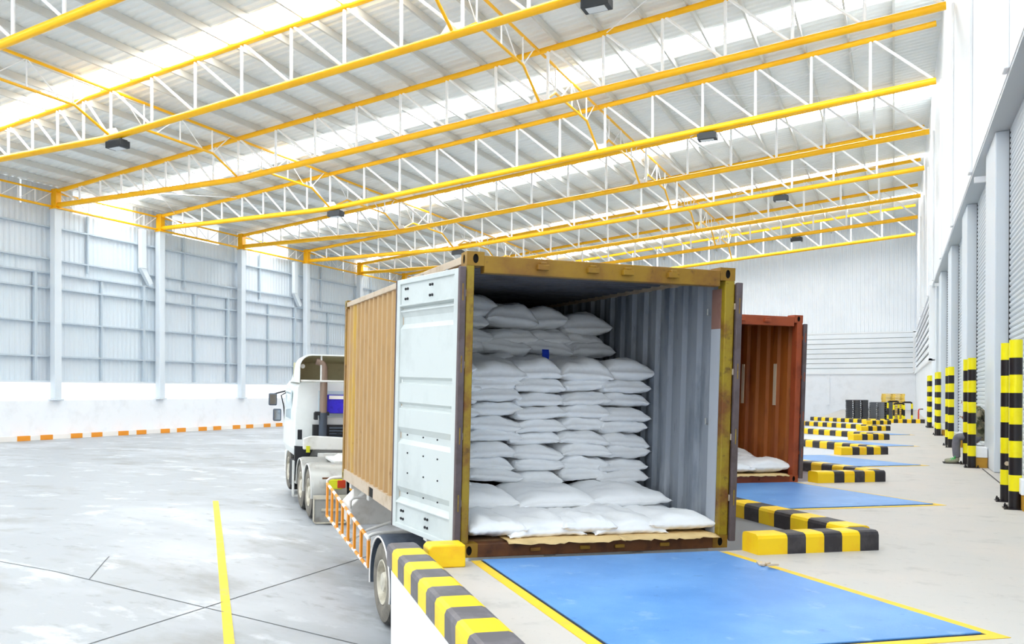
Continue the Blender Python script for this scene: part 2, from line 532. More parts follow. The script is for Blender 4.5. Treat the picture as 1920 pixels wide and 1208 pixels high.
for k, y in enumerate(TY):
    m = MB()
    m.box(1.43, RX, y - 0.16, y + 0.16, 6.33, zbot(1.3) + 0.0)
    m.build('column', M['white_steel'], wall_right, bevel=0.02)
m = MB()
m.box(RX + 0.04, RX + 0.3, YEND + 0.2, YB, 2.95, 6.0)
m.build('louvre_backing', M['dark'], wall_right)
m = MB()
for i in range(8):
    z = 3.0 + i * 0.385
    m.prism([(0, 0), (-0.09, -0.02), (-0.0, 0.34), (0.03, 0.34)], (RX - 0.0, YEND + 0.4, z), (1, 0, 0), (0, 0, 1), (0, YB - 0.3 - YEND, 0))
m.build('louvre_slats', M['sheet_white'], wall_right)
m = MB()
m.box(RX - 0.1, RX + 0.32, YEND, YEND + 0.9, 2.9, 6.325)
m.box(RX - 0.1, RX + 0.02, YEND, YB, 2.88, 3.0)
m.build('louvre_frame', M['white_steel'], wall_right)

# roller shutters
def shutter(y0, y1, num):
    m = MB()
    prof = []
    z = 0.04
    while z < 6.2:
        prof += [(0.0, z), (-0.022, z + 0.03), (-0.022, z + 0.07), (0.0, z + 0.094)]
        z += 0.096
    m.strip(prof, (1.86, y0, 0), (1, 0, 0), (0, 0, 1), (0, y1 - y0, 0))
    d = m.build('door_%d' % num, M['shutter'])
    tag(d, 'pale grey roller shutter door in the right wall', kind='structure')
    for yy in (y0, y1 - 0.09):
        g = MB()
        g.box(1.835, 1.87, yy, yy + 0.09, 0, 6.26)
        g.build('guide_rail', M['dark'], d)
    g = MB()
    g.box(1.8, 1.88, y0 + 0.09, y1 - 0.09, 0.0, 0.06)
    g.build('bottom_bar', M['steel_grey'], d)
for i, k in enumerate(range(-2, 3)):
    shutter(18.9 + 7 * k + 1.87, 18.9 + 7 * (k + 1), i + 1)
shutter(18.9 + 21 + 1.87, 44.3, 6)

# white boxed plinths with ochre base in front of the pillars
for k, w in ((-1, 'nearest roller door'), (0, 'seated person'), (1, 'third pair of striped bollards'), (2, 'fourth pair of striped bollards')):
    y = 20.1 + 7 * k
    t = thing('pillar_plinth', 'white plinth with ochre base at the pillar foot beside the ' + w, 'plinth', (1.42, y - 0.15, 0), group=None)
    a = MB(); a.box(-0.02, 0.19, 0, 0.27, 0.2, 0.40); a.build('white_cap', M['white_wall'], t, bevel=0.01)
    a = MB(); a.box(0.0, 0.19, 0.02, 0.25, 0.0, 0.2); a.build('ochre_base', M['box_base'], t)

# ---- roof: ribbed sheeting, skylight strips, purlins
SKY = [(-8.6, -7.2), (0.8, 2.2), (10.6, 11.8), (21.9, 23.15), (32.7, 34.15), (45.2, 46.7), (58.0, 58.6), (69.3, 70.6)]  # strips over the camera and towards the back wall are added for extra light
X0, X1 = -38.6, 1.9
c0 = MB()
yy = -12.0
segs = []
for a, b in SKY:
    segs.append((yy, a))
    yy = b
segs.append((yy, 79.0))
dirU = Vector((X1 - X0, 0, zroof(X1) - zroof(X0)))
for a, b in segs:
    pr = ribs(b - a, 0.36, -0.05)
    pr.append((b - a, 0))
    c0.strip(pr, (X0, a, zroof(X0)), (0, 1, 0), (0, 0, 1), dirU)
ceiling = c0.build('ceiling', M['roof'])
tag(ceiling, 'sloping ribbed metal roof lining with bright skylight strips', kind='structure')
for a, b in SKY:
    m = MB()
    pr = ribs(b - a, 0.36, -0.05)
    pr.append((b - a, 0))
    m.strip(pr, (X0, a, zroof(X0) + 0.01), (0, 1, 0), (0, 0, 1), dirU)
    m.build('skylight_panel', M['skylight'], ceiling)
x = -36.6
while x < 1.4:
    m = MB()
    m.obox((x, -12, ztop(x) + 0.11), (0.075, 0, 0.007), (0, 91, 0), (0, 0, 0.235))
    m.build('purlin', M['purlin'], ceiling)
    x += 1.52

# ================================================================== ROOF TRUSSES
NP = [-37.0 + i * (1.33 + 0.0) for i in range(1)]
panels = [-36.9]
while panels[-1] < -25.7: panels.append(panels[-1] + 1.43)
panels[-1] = -25.45
while panels[-1] < 0.2: panels.append(panels[-1] + 2.05)
panels = [p for p in panels if p < 0.4] + [1.30]
def make_truss():
    t = thing('roof_truss', 'x', 'roof truss', (0, 0, 0), group='roof trusses across the hall')
    a = MB()
    a.tube([(-37.2, 0, zbot(-37)), (-25.5, 0, zbot(-25.5)), (-18, 0, zbot(-18)), (1.3, 0, zbot(1.3))], 0.125, 12)
    a.build('bottom_chord', M['yellow_steel'], t, smooth=True)
    a = MB()
    a.tube([(-37.2, 0, ztop(-37.2)), (1.3, 0, ztop(1.3))], 0.105, 12)
    a.build('top_chord', M['yellow_steel'], t, smooth=True)
    a = MB()
    a.box(-37.36, -37.0, -0.17, 0.17, 10.56, ztop(-37) + 0.1)
    a.box(-37.42, -36.9, -0.24, 0.24, 10.54, 10.6)
    a.build('bearing_post', M['yellow_steel'], t, bevel=0.02)
    for i, x in enumerate(panels[1:-1]):
        a = MB()
        a.tube([(x, 0, zbot(x) + 0.1), (x, 0, ztop(x) - 0.08)], 0.055, 8)
        a.build('vertical_web', M['white_steel'], t, smooth=True)
    for x, y in zip(panels[:-1], panels[1:]):
        a = MB()
        a.tube([(x + 0.12, 0, ztop(x) - 0.06), (y - 0.1, 0, zbot(y) + 0.08)], 0.05, 8)
        a.build('diagonal_web', M['white_steel'], t, smooth=True)
    for gx in (-25.45, -11.4):
        a = MB()
        a.prism([(-0.45, 0), (0.45, 0), (0.25, 0.28), (-0.2, 0.3)], (gx, -0.02, zbot(gx) + 0.05), (1, 0, 0), (0, 0, 1), (0, 0.04, 0))
        a.build('gusset_plate', M['white_steel'], t)
    return t
ORD = ['nearest', 'second', 'third', 'fourth', 'fifth', 'sixth', 'seventh', 'eighth', 'ninth', 'tenth', 'eleventh', 'twelfth']
tr0 = make_truss()
for i, y in enumerate(TY):
    t = tr0 if i == 0 else copy_tree(tr0)
    t.location = (0, y, 0)
    nm = ORD[i] + ' from the camera' if i else 'nearest the camera'
    t['label'] = 'yellow roof truss with white webs, ' + (nm if i < 8 else 'last one before the back wall')

# longitudinal bracing frames between trusses
def make_brace(X, zt, zl, zb):
    t = thing('roof_brace', 'x', 'roof brace', (X, 0, 0), group='longitudinal braces between roof trusses')
    a = MB(); a.tube([(0, 0.1, zt), (0, 6.9, zt)], 0.055, 8); a.build('top_rail', M['yellow_steel'], t, smooth=True)
    a = MB(); a.tube([(0, 0.12, zb), (0, 1.55, zl), (0, 5.4, zl), (0, 6.88, zb)], 0.05, 8); a.build('knee_rail', M['yellow_steel'], t, smooth=True)
    for y in (1.6, 3.5, 5.35):
        a = MB(); a.tube([(0, y, zl), (0, y, zt)], 0.03, 6); a.build('hanger', M['white_steel'], t, smooth=True)
    for y, e in ((1.6, 0.5), (5.35, 6.5), (2.2, 3.5), (4.8, 3.5)):
        a = MB(); a.tube([(0, y, zl), (0, e, zt)], 0.022, 6); a.build('diagonal_rod', M['white_steel'], t, smooth=True)
    return t
for X, w in ((-25.45, 'lower left'), (-11.4, 'middle')):
    b0 = make_brace(X, ztop(X) - 0.02, ztop(X) - 1.02, zbot(X) + 0.1)
    for i, y in enumerate(TY[:-1]):
        b = b0 if i == 0 else copy_tree(b0)
        b.location = (X, y, 0)
        b['label'] = 'yellow knee brace on the %s part of the roof, %s from the camera' % (
            'low eaves' if X < -20 else 'higher', 'nearest' if i == 0 else ORD[i])

# thin white cross rods between trusses
def cross_rods(y, xa, xb, label):
    t = thing('cross_bracing', label, 'bracing rods', (0, y, 0), group='thin cross rods under the roof')
    for (a_, b_) in ((xa, xb), (xb, xa)):
        m_ = MB()
        m_.tube([(a_, 0.1, ztop(a_) - 0.05), (b_, 6.9, ztop(b_) - 0.05)], 0.016, 6)
        m_.build('rod', M['white_steel'], t, smooth=True)
cross_rods(TY[1], -8.9, -0.9, 'thin white cross rods between the second and third trusses above the dock')
cross_rods(TY[3], -8.9, -0.9, 'thin white cross rods between the fourth and fifth trusses above the dock')
cross_rods(TY[5], -8.9, -0.9, 'thin white cross rods between the sixth and seventh trusses above the dock')
cross_rods(TY[2], -36.0, -31.5, 'thin white cross rods between the third and fourth trusses at the low eaves')

# eave lattice girders along the left wall
def make_eave():
    t = thing('eave_girder', 'x', 'girder', (LX - 0.02, 0, 0), group='lattice girders over the left wall')
    for z, r in ((10.66, 0.06), (11.38, 0.05)):
        a = MB(); a.tube([(0, 0.2, z), (0, 6.8, z)], r, 8); a.build('chord', M['yellow_steel'], t, smooth=True)
    ys = [0.2 + 0.943 * i for i in range(8)]
    for y in ys[1:-1]:
        a = MB(); a.tube([(0, y, 10.7), (0, y, 11.34)], 0.028, 6); a.build('vertical_web', M['white_steel'], t, smooth=True)
    for i in range(7):
        z0, z1 = (10.7, 11.34) if i < 4 else (11.34, 10.7)
        a = MB(); a.tube([(0, ys[i] + 0.03, z1), (0, ys[i + 1] - 0.03, z0)], 0.024, 6); a.build('diagonal_web', M['white_steel'], t, smooth=True)
    return t
e0 = make_eave()
for i, y in enumerate(TY[:-1]):
    e = e0 if i == 0 else copy_tree(e0)
    e.location = (LX - 0.02, y, 0)
    e['label'] = 'slim yellow lattice girder on top of the left wall, %s bay from the camera' % ('nearest' if i == 0 else ORD[i])

# hanging lamps under the bottom chords
def make_lamp():
    t = thing('high_bay_lamp', 'x', 'lamp', group='square high bay lamps under the trusses')
    a = MB(); a.box(-0.38, 0.38, -0.24, 0.24, -0.30, -0.05); a.box(-0.32, 0.32, -0.18, 0.18, -0.05, 0.0)
    a.build('housing', M['lamp_body'], t, bevel=0.02)
    a = MB(); a.box(-0.26, 0.26, -0.17, 0.17, -0.315, -0.302); a.build('lens', M['lamp_glass'], t)
    a = MB(); a.tube([(-0.2, 0, -0.05), (-0.2, 0, 0.2)], 0.02, 6); a.tube([(0.2, 0, -0.05), (0.2, 0, 0.2)], 0.02, 6)
    a.build('hanger', M['lamp_body'], t)
    return t
l0 = make_lamp()
first = True
for X, k, w in ((-25.1, 1, 'second truss at the low eaves end'), (-7.1, 1, 'second truss above the dock'), (-25.1, 3, 'fourth truss at the low eaves end'),
                (-6.8, 3, 'fourth truss above the dock'), (-25.1, 5, 'sixth truss at the low eaves end'), (-5.5, 5, 'sixth truss above the dock'), (-6.0, 7, 'eighth truss above the dock')):
    l = l0 if first else copy_tree(l0)
    first = False
    l.location = (X, TY[k], zbot(X) - 0.16)
    l['label'] = 'dark square lamp hanging under the ' + w

# ================================================================== DOCK FURNITURE
def kerb_row(name, start, d, lengths, inner, width, label, first_yellow=True, h=0.185, worn=False):
    """striped kerb standing on the slab: start, direction, stripe lengths, inward direction"""
    m = MB()
    s = 0
    p0 = Vector(start)
    prof = [(0, 0), (0, h - 0.04), (0.012, h - 0.012), (0.04, h), (width - 0.04, h), (width - 0.012, h - 0.012), (width, h - 0.04), (width, 0)]
    for i, L in enumerate(lengths):
        c = (0 if first_yellow else 1)
        m.prism(prof, p0 + d * s, inner, (0, 0, 1), d * L, (i + c) % 2)
        s += L
    o = m.build(name, [M['kerb_yellow'], M['kerb_worn'] if worn else M['kerb_black']])
    return tag(o, label, 'kerb')
DW = ['nearest', 'second', 'third', 'fourth', 'fifth', 'sixth']
# side row in the foreground (along the left edge of the nearest dock)
B = dockB(-1)
lens = [0.3] * 16 + [0.27]
kerb_row('striped_kerb', B + UD * 0.0, WD, [5.37 / 19] * 19, UD, 0.27,
         'black and yellow striped kerb on the white dock edge in front of the trailer wheel', first_yellow=False, worn=True)
# short yellow end block by the open door
m = MB()
A = dockA(0)
m.prism([(0, 0), (0.32, 0), (0.32, 0.19), (0.03, 0.19), (0, 0.16)], A + UD * 0.28 - WD * 0.24, UD, (0, 0, 1), WD * 0.24)
tag(m.build('kerb_end_block', M['kerb_yellow'], bevel=0.012), 'short plain yellow kerb block at the foot of the open container door', 'kerb')
for k in range(0, 6):
    B = dockB(k)
    lab = ['in front of the red container', 'right after the red container', 'of the second empty dock', 'of the third empty dock', 'of the fourth empty dock', 'of the far empty dock'][k]
    lab2 = ['beside the yellow container', 'beside the red container', 'of the first empty dock', 'of the second empty dock', 'of the third empty dock', 'of the far empty dock'][k]
    # front row beside the container, towards the yard
    kerb_row('striped_kerb', B - UD * 1.12 - WD * 0.26, UD, [0.30, 0.19, 0.19, 0.19, 0.19, 0.20], WD, 0.26,
             'short black and yellow striped kerb facing the floor ' + lab2, True)
    kerb_row('striped_kerb', B + WD * 0.02 - UD * 0.0, WD, [5.3 / 18] * 18, UD, 0.27,
             'long black and yellow striped kerb on the pit side wall ' + lab2, True)
m = MB()
A6 = Vector((-1.45, 47.0, 0))
kerb_row('striped_kerb', Vector((-1.05, 46.0, 0)), Vector((0.97, 0.24, 0)), [0.3] + [0.19] * 11, Vector((-0.24, 0.97, 0)), 0.25,
         'black and yellow striped kerb crossing the dock in front of the pallet stacks', True)

# dock levellers
def leveller(off, label):
    far_l, far_r = Vector((-3.185, 6.918, 0)), Vector((-1.44, 8.315, 0))
    near_r, near_l = Vector((0.479, 6.274, 0)), Vector((-1.305, 4.762, 0))
    t = thing('dock_leveller', label, 'dock leveller', far_l + off, 0, 'blue dock levellers')
    q = [p - far_l for p in (far_l, near_l, near_r, far_r)]
    def grow(k, kf=0.0):
        c = []
        ex = (q[3] - q[0]).normalized()
        e2 = (q[2] - q[1]).normalized()
        dl, dr = (q[1] - q[0]).normalized(), (q[2] - q[3]).normalized()
        return [q[0] - ex * k - dl * kf, q[1] - e2 * k + dl * k, q[2] + e2 * k + dr * k, q[3] + ex * k - dr * kf]
    def ring(inner, outer, z0, z1):
        """open frame along the two sides and the near end"""
        m = MB()
        for a_, b_ in ((0, 1), (1, 2), (2, 3)):
            v = [inner[a_], inner[b_], outer[b_], outer[a_]]
            m.hexa([(p.x, p.y, z0) for p in v] + [(p.x, p.y, z1) for p in v])
        return m
    a = MB()
    a.hexa([(p.x, p.y, 0.002) for p in q] + [(p.x, p.y, 0.014) for p in q])
    a.build('deck_plate', M['blue_deck'], t, bevel=0.004)
    ring(grow(0.02), grow(0.105), 0.0005, 0.004).build('painted_border', M['floor_yellow'], t)
    ring(grow(0.001), grow(0.019), 0.0005, 0.003).build('edge_gap', M['dark'], t)
    return t
leveller(Vector((0, 0, 0)), 'large blue steel deck plate in front of the yellow container')
leveller(Vector((-0.02, 6.9, 0)), 'blue steel deck plate in front of the red container')
leveller(Vector((0, 13.75, 0)), 'blue deck plate of the first empty dock behind the red container')
leveller(Vector((0, 20.7, 0)), 'blue deck plate of the second empty dock')
leveller(Vector((0, 27.6, 0)), 'blue deck plate of the third empty dock')

# small litter on the border of the nearest leveller
m = MB()
for i in range(5):
    a = random.random() * 3
    c = Vector((-0.98 + 0.05 * random.random() * i * 0.6, 7.82 - 0.04 * i, 0.006 + 0.008 * i))
    m.obox(c, (0.09 * cos(a), 0.09 * sin(a), 0.01), (-0.03 * sin(a), 0.03 * cos(a), 0), (0, 0, 0.012))
tag(m.build('paper_scrap', M['rail_pale']), 'small crumpled scrap lying on the yellow border beside the big blue plate', 'litter')

# bollards in pairs
def make_bollard():
    t = thing('striped_bollard', 'x', 'bollard', group='striped bollards beside the roller doors')
    a = MB()
    zs = [0.012, 0.228, 0.432, 0.655, 0.866, 1.076, 1.286, 1.475, 1.706, 1.922, 2.15]
    n = 20
    r = 0.073
    for i in range(10):
        a.lathe([(r, zs[i]), (r, zs[i + 1])], (0, 0, 0), (0, 0, 1), n, 1 if i % 2 == 0 else 0)
    a.lathe([(r, 2.15), (0.0005, 2.152)], (0, 0, 0), (0, 0, 1), n, 0)
    a.build('post', [M['boll_yellow'], M['boll_black']], t, smooth=True)
    a = MB()
    a.box(-0.13, 0.13, -0.13, 0.13, 0.0, 0.012)
    a.build('base_plate', M['boll_black'], t)
    for sx in (-1, 1):
        for sy in (-1, 1):
            a = MB()
            a.lathe([(0.016, 0.012), (0.016, 0.04), (0.009, 0.04), (0.009, 0.06), (0.0005, 0.06)], (sx * 0.1, sy * 0.1, 0), (0, 0, 1), 8)
            a.build('anchor_bolt', M['boll_black'], t)
    return t
b0 = make_bollard()
first = True
bp = [((1.365, 13.20), (1.352, 14.05)), ((1.345, 19.95), (1.322, 20.85)), ((1.34, 26.9), (1.32, 27.9)), ((1.325, 33.9), (1.31, 34.7)), ((1.30, 41.0), (1.285, 41.8))]
bw_ = ['beside the nearest roller door', 'in front of the seated person', 'beside the third door pillar', 'beside the fourth door pillar', 'at the far end of the dock']
for (pa, pb), w in zip(bp, bw_):
    for p, q in ((pa, 'front'), (pb, 'rear')):
        b = b0 if first else copy_tree(b0)
        first = False
        b.location = (p[0], p[1], 0)
        b['label'] = 'striped bollard %s, %s one of its pair' % (w, q)

# ================================================================== CONTAINERS
CX, CY, CZ = Vector((0.717092, 0.696823, -0.014717)), Vector((-0.696467, 0.717215, 0.023175)), Vector((0.026704, -0.006369, 0.999623))
def frame(o):
    return Matrix(((CX.x, CY.x, CZ.x, o[0]), (CX.y, CY.y, CZ.y, o[1]), (CX.z, CY.z, CZ.z, o[2]), (0, 0, 0, 1)))
P1 = Vector((-3.430691, 6.970797, -0.0077))
P2 = P1 + Vector((0.0533, 6.495, 0.0409))
F1, F2 = frame(P1), frame(P2)
CW, CH, CL = 2.762, 2.742, 5.975

def casting(t, x, y, z, sx, sy, mat):
    """corner casting with an oval aperture; sx, sy: direction of the outer faces"""
    a = MB()
    w, d, h = 0.165, 0.17, 0.125
    # end face plate with oval hole, made as a ring between rectangle and ellipse
    def plate(o, U, V, N, W, H):
        o, U, V, N = Vector(o), Vector(U), Vector(V), Vector(N)
        n = 16
        outer, inner, deep = [], [], []
        for i in range(n):
            t_ = 2 * pi * i / n
            c, s = cos(t_), sin(t_)
            k = max(abs(c), abs(s))
            outer.append(o + U * (W / 2 * c / k) + V * (H / 2 * s / k))
            inner.append(o + U * (0.026 * c) + V * (0.042 * s))
            deep.append(inner[-1] - N * 0.03)
        a.add(outer + inner, [(i, (i + 1) % n, n + (i + 1) % n, n + i) for i in range(n)], 0)
        a.add(inner + deep, [(i, (i + 1) % n, n + (i + 1) % n, n + i) for i in range(n)], 1)
        a.add(deep, [tuple(range(n))], 1)
    cx, cy, cz = x + sx * -w / 2, y - sy * d / 2, z
    plate((cx, y, cz), (1, 0, 0), (0, 0, 1), (0, sy, 0), w, h)
    plate((x, cy, cz), (0, 1, 0), (0, 0, 1), (sx, 0, 0), d, h)
    x0, x1 = min(x, x - sx * w), max(x, x - sx * w)
    y0, y1 = min(y, y - sy * d), max(y, y - sy * d)
    z0, z1 = cz - h / 2, cz + h / 2
    a.add([(x0, y0, z1), (x1, y0, z1), (x1, y1, z1), (x0, y1, z1)], [(0, 1, 2, 3)])
    a.add([(x0, y0, z0), (x1, y0, z0), (x1, y1, z0), (x0, y1, z0)], [(3, 2, 1, 0)])
    xi = x - sx * w
    a.add([(xi, y0, z0), (xi, y1, z0), (xi, y1, z1), (xi, y0, z1)], [(0, 1, 2, 3)])
    yi = y - sy * d
    a.add([(x0, yi, z0), (x1, yi, z0), (x1, yi, z1), (x0, yi, z1)], [(0, 1, 2, 3)])
    return a.build('corner_casting', [mat, M['dark_slot']], t)

def container(mw, label, cm, fm, pm, lin, sill, rail, left_angle):
    t = thing('shipping_container', label, 'shipping container', mw=mw)
    # corner posts
    for x0, x1 in ((0.0, 0.075), (CW - 0.105, CW)):
        a = MB(); a.box(x0, x1, 0.0, 0.13, 0.12, CH - 0.12); a.build('corner_post', pm, t, bevel=0.012)
    for x0, x1 in ((0.0, 0.1), (CW - 0.1, CW)):
        a = MB(); a.box(x0, x1, CL - 0.12, CL, 0.12, CH - 0.12); a.build('corner_post', fm, t, bevel=0.012)
    for z in (0.0625, CH - 0.0625):
        for sx, x in ((-1, 0.0), (1, CW)):
            for sy, y in ((-1, 0.0), (1, CL)):
                casting(t, x, y, z, sx, sy, fm if y == 0 else pm)
    # door header with four lugs, door sill
    a = MB(); a.box(0.165, CW - 0.165, 0.0, 0.11, CH - 0.185, CH - 0.03); hd = a.build('door_header', fm, t, bevel=0.008)
    a = MB(); a.box(0.165, CW - 0.165, 0.0, 0.12, 0.0, 0.12); sl = a.build('door_sill', sill, t, bevel=0.006)
    for x in (0.72, 1.22, 1.58, 2.06):
        a = MB()
        a.box(x - 0.055, x + 0.055, -0.05, 0.0, CH - 0.135, CH - 0.085)
        a.box(x - 0.03, x + 0.03, -0.045, 0.0, CH - 0.085, CH - 0.062)
        a.build('lock_lug', fm, hd, bevel=0.006)
        a = MB()
        a.box(x - 0.05, x + 0.05, -0.02, 0.0, 0.04, 0.075)
        a.build('lock_lug', fm, sl, bevel=0.006)
    # side walls: corrugated sheet with inner lining, rails
    def corr(y0, y1, d):
        out = []
        p = 0.278 if d > 0.03 else 0.2
        k = int(round((y1 - y0) / p))
        p = (y1 - y0) / k
        for i in range(k):
            b = y0 + i * p
            out += [(b, 0), (b + p * 0.34, 0), (b + p * 0.47, d), (b + p * 0.86, d)]
        out.append((y1, 0))
        return out
    for side in (0, 1):
        xo = 0.018 if side == 0 else CW - 0.018
        s = 1 if side == 0 else -1
        a = MB()
        a.strip(corr(0.13, CL - 0.12, 0.042), (xo, 0, 0.15), (0, 1, 0), (s, 0, 0), (0, 0, CH - 0.15 - 0.10))
        w = a.build('side_wall', cm, t)
        a = MB()
        a.strip(corr(0.13, CL - 0.12, 0.042), (xo + s * 0.006, 0, 0.15), (0, 1, 0), (s, 0, 0), (0, 0, CH - 0.15 - 0.10))
        a.build('inner_lining', lin, w)
        a = MB()
        xa, xb = (0.0, 0.06) if side == 0 else (CW - 0.06, CW)
        a.box(xa, xb, 0.17, CL - 0.17, CH - 0.10, CH - 0.03)
        a.build('top_rail', rail, t, bevel=0.006)
        a = MB()
        # lower rail with two fork pockets
        for (ya, yb) in ((0.17, 2.02), (2.30, 3.70), (3.98, CL - 0.17)):
            a.box(xa, xb, ya, yb, 0.0, 0.16)
        for (ya, yb) in ((2.02, 2.30), (3.70, 3.98)):
            a.box(xa, xb, ya, yb, 0.13, 0.16)
            a.box(xa + 0.012, xb - 0.012, ya, yb, 0.0, 0.13, 1)
        a.build('bottom_rail', [rail, M['dark_slot']], t)
    # roof
    a = MB()
    a.strip(corr(0.11, CL - 0.11, 0.02), (0.06, 0, CH - 0.055), (0, 1, 0), (0, 0, 1), (CW - 0.12, 0, 0))
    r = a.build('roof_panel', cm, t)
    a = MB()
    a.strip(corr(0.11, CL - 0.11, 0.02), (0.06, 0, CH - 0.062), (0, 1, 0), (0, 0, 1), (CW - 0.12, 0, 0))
    a.build('inner_lining', M['ceil_shaded'] if lin is M['lining'] else lin, r)
    # front end wall
    a = MB()
    a.strip(corr(0.1, CW - 0.1, 0.03), (0, CL - 0.05, 0.12), (1, 0, 0), (0, 1, 0), (0, 0, CH - 0.24))
    e = a.build('end_wall', cm, t)
    a = MB()
    a.strip(corr(0.1, CW - 0.1, 0.03), (0, CL - 0.06, 0.12), (1, 0, 0), (0, 1, 0), (0, 0, CH - 0.24))
    a.build('inner_lining', lin, e)
    for z0, z1 in ((0.0, 0.12), (CH - 0.12, CH)):
        a = MB(); a.box(0.165, CW - 0.165, CL - 0.09, CL, z0, z1); a.build('end_rail', fm, t)
    # floor
    a = MB(); a.box(0.06, CW - 0.06, 0.12, CL - 0.1, 0.10, 0.135); a.build('floor_boards', M['ply'], t)
    # doors, swung open along the sides
    for side in (0, 1):
        th = left_angle if side == 0 else radians(1.2)
        hx = -0.045 if side == 0 else CW + 0.045
        dm = Matrix.Translation((hx, 0.02, 0)) @ Matrix.Rotation(th if side == 0 else -th, 4, 'Z')
        s = -1 if side == 0 else 1
        Wd = 1.335
        zb, zt = 0.075, CH - 0.15
        d = thing('door', None, None)
        d.parent = t
        d.matrix_local = dm
        tt = 0.045
        # frame and pressed panel (y along the door, x through it; inner face looks away from the container)
        a = MB()
        a.box(-tt / 2, tt / 2, 0.0, 0.09, zb, zt)
        a.box(-tt / 2, tt / 2, Wd - 0.075, Wd, zb, zt)
        a.box(-tt / 2, tt / 2, 0.09, Wd - 0.075, zb, zb + 0.05)
        a.box(-tt / 2, tt / 2, 0.09, Wd - 0.075, zt - 0.05, zt)
        fr = a.build('door_frame', M['door_white'] if side == 0 else fm, d, bevel=0.006)
        prof = [(0, zb + 0.05), (0, zb + 0.26)]
        z = zb + 0.26
        segs_ = [0.52, 0.3, 0.28, 0.66, 0.30]
        rec = 0.034
        prof = [(-0.004, zb + 0.05), (-0.004, zb + 0.245), (0.012, zb + 0.25), (0.012, zb + 0.26), (-rec, zb + 0.31), (-rec, zb + 0.36), (0.0, zb + 0.42)]
        z = zb + 0.42
        for h_ in (0.56, 0.235, 0.235, 0.62):
            prof += [(0.0, z + h_ * 0.78), (-rec, z + h_ * 0.86), (-rec, z + h_ * 0.97), (0.0, z + h_ * 1.08)]
            z += h_ * 1.08
        prof += [(0.0, zt - 0.33), (-rec, zt - 0.29), (0.012, zt - 0.27), (0.012, zt - 0.255), (-0.004, zt - 0.25), (-0.004, zt - 0.05)]
        a = MB()
        a.strip(prof, (s * 0.008, 0.09, 0), (s, 0, 0), (0, 0, 1), (0, Wd - 0.165, 0))
        a.strip([(p[0] - 0.02, p[1]) for p in prof], (s * 0.008, 0.09, 0), (s, 0, 0), (0, 0, 1), (0, Wd - 0.165, 0), 1)
        a.build('pressed_panel', [M['door_white'] if side == 0 else lin, cm], d)
        a = MB()
        g0 = -0.012
        a.box(-tt / 2 - 0.01, tt / 2 + 0.01, g0 - 0.03, g0 + 0.01, zb - 0.01, zt + 0.01)
        a.box(-tt / 2 - 0.008, tt / 2 + 0.008, Wd - 0.004, Wd + 0.014, zb, zt)
        a.build('rubber_gasket', M['gasket'], d, bevel=0.008)
        for z in (zb + 0.10, zb + 0.18, zt - 0.10, zt - 0.2):
            for y in (0.55, 0.60, 1.10, 1.15):
                a = MB()
                a.lathe([(0.013, 0.0), (0.013, 0.012), (0.0005, 0.014)], (s * 0.004, y, z), (s, 0, 0), 8)
                a.build('bolt', M['dark'], d)
        for z in (0.42, 0.62, 0.82, 1.0):
            for y in (0.32, 0.62, 0.98):
                a = MB()
                a.lathe([(0.008, 0.0), (0.008, 0.01), (0.0005, 0.012)], (s * 0.007, y + 0.05 * z, z + 0.03), (s, 0, 0), 8)
                a.build('bolt', M['dark'], d)
        for y in (0.38, 0.92):
            a = MB()
            a.tube([(-s * 0.06, y, zb - 0.02), (-s * 0.06, y, zt + 0.03)], 0.017, 8)
            a.build('locking_rod', M['steel_grey'], d, smooth=True)
        for z in (0.42, 1.02, 1.66, 2.3):
            a = MB()
            a.tube([(0, -0.02, z), (0, -0.02, z + 0.15)], 0.024, 10)
            a.box(-0.02, 0.02, -0.02, 0.03, z + 0.03, z + 0.12)
            a.build('hinge', pm, d, smooth=True)
    # bar inside the post and hinge blades
    for z in (0.46, 1.06, 1.7, 2.34):
        for x0, x1 in ((-0.03, 0.0), (CW, CW + 0.03)):
            a = MB(); a.box(x0, x1, 0.0, 0.05, z, z + 0.06); a.build('hinge_blade', rail, t)
    return t

c1 = container(F1, 'yellow shipping container with open doors full of stacked white sacks', M['cont_yellow'], M['cont_frame'], M['cont_post'],
               M['lining'], M['rust'], M['rail_pale'], radians(10.5))
c2 = container(F2, 'rusty red shipping container behind the yellow one, mostly empty', M['red_frame'], M['red_frame'], M['red_frame'],
               M['red_lining'], M['red_frame'], M['red_frame'], radians(3))
for nm, z0, z1, mt in (('post_lining', 0.13, 2.15, M['pale_lining']), ('post_lining', 2.15, CH - 0.2, M['rust_lining'])):
    a = MB(); a.box(CW - 0.112, CW - 0.106, 0.06, 0.21, z0, z1)
    a.build(nm, mt, c1)
# lashing bars on the inside of the red container
for y in (0.53, 1.40):
    a = MB(); a.box(CW - 0.085, CW - 0.063, y, y + 0.06, 1.25, 1.95)
    a.build('lashing_bar', M['pale_strip'], c2)
# vertical lashing rod by the post in the yellow container
a = MB(); a.tube([(CW - 0.075, 0.22, 0.16), (CW - 0.075, 0.22, CH - 0.24)], 0.014, 8); a.build('lashing_rod', M['lining'], c1, smooth=True)
for i, (y, z) in enumerate(((0.30, 2.3), (0.28, 1.2))):
    a = MB(); a.tube([(CW - 0.07, y, z), (CW - 0.1, y, z), (CW - 0.1, y, z + 0.06)], 0.008, 6); a.build('lashing_ring', M['steel_grey'], c1, smooth=True)

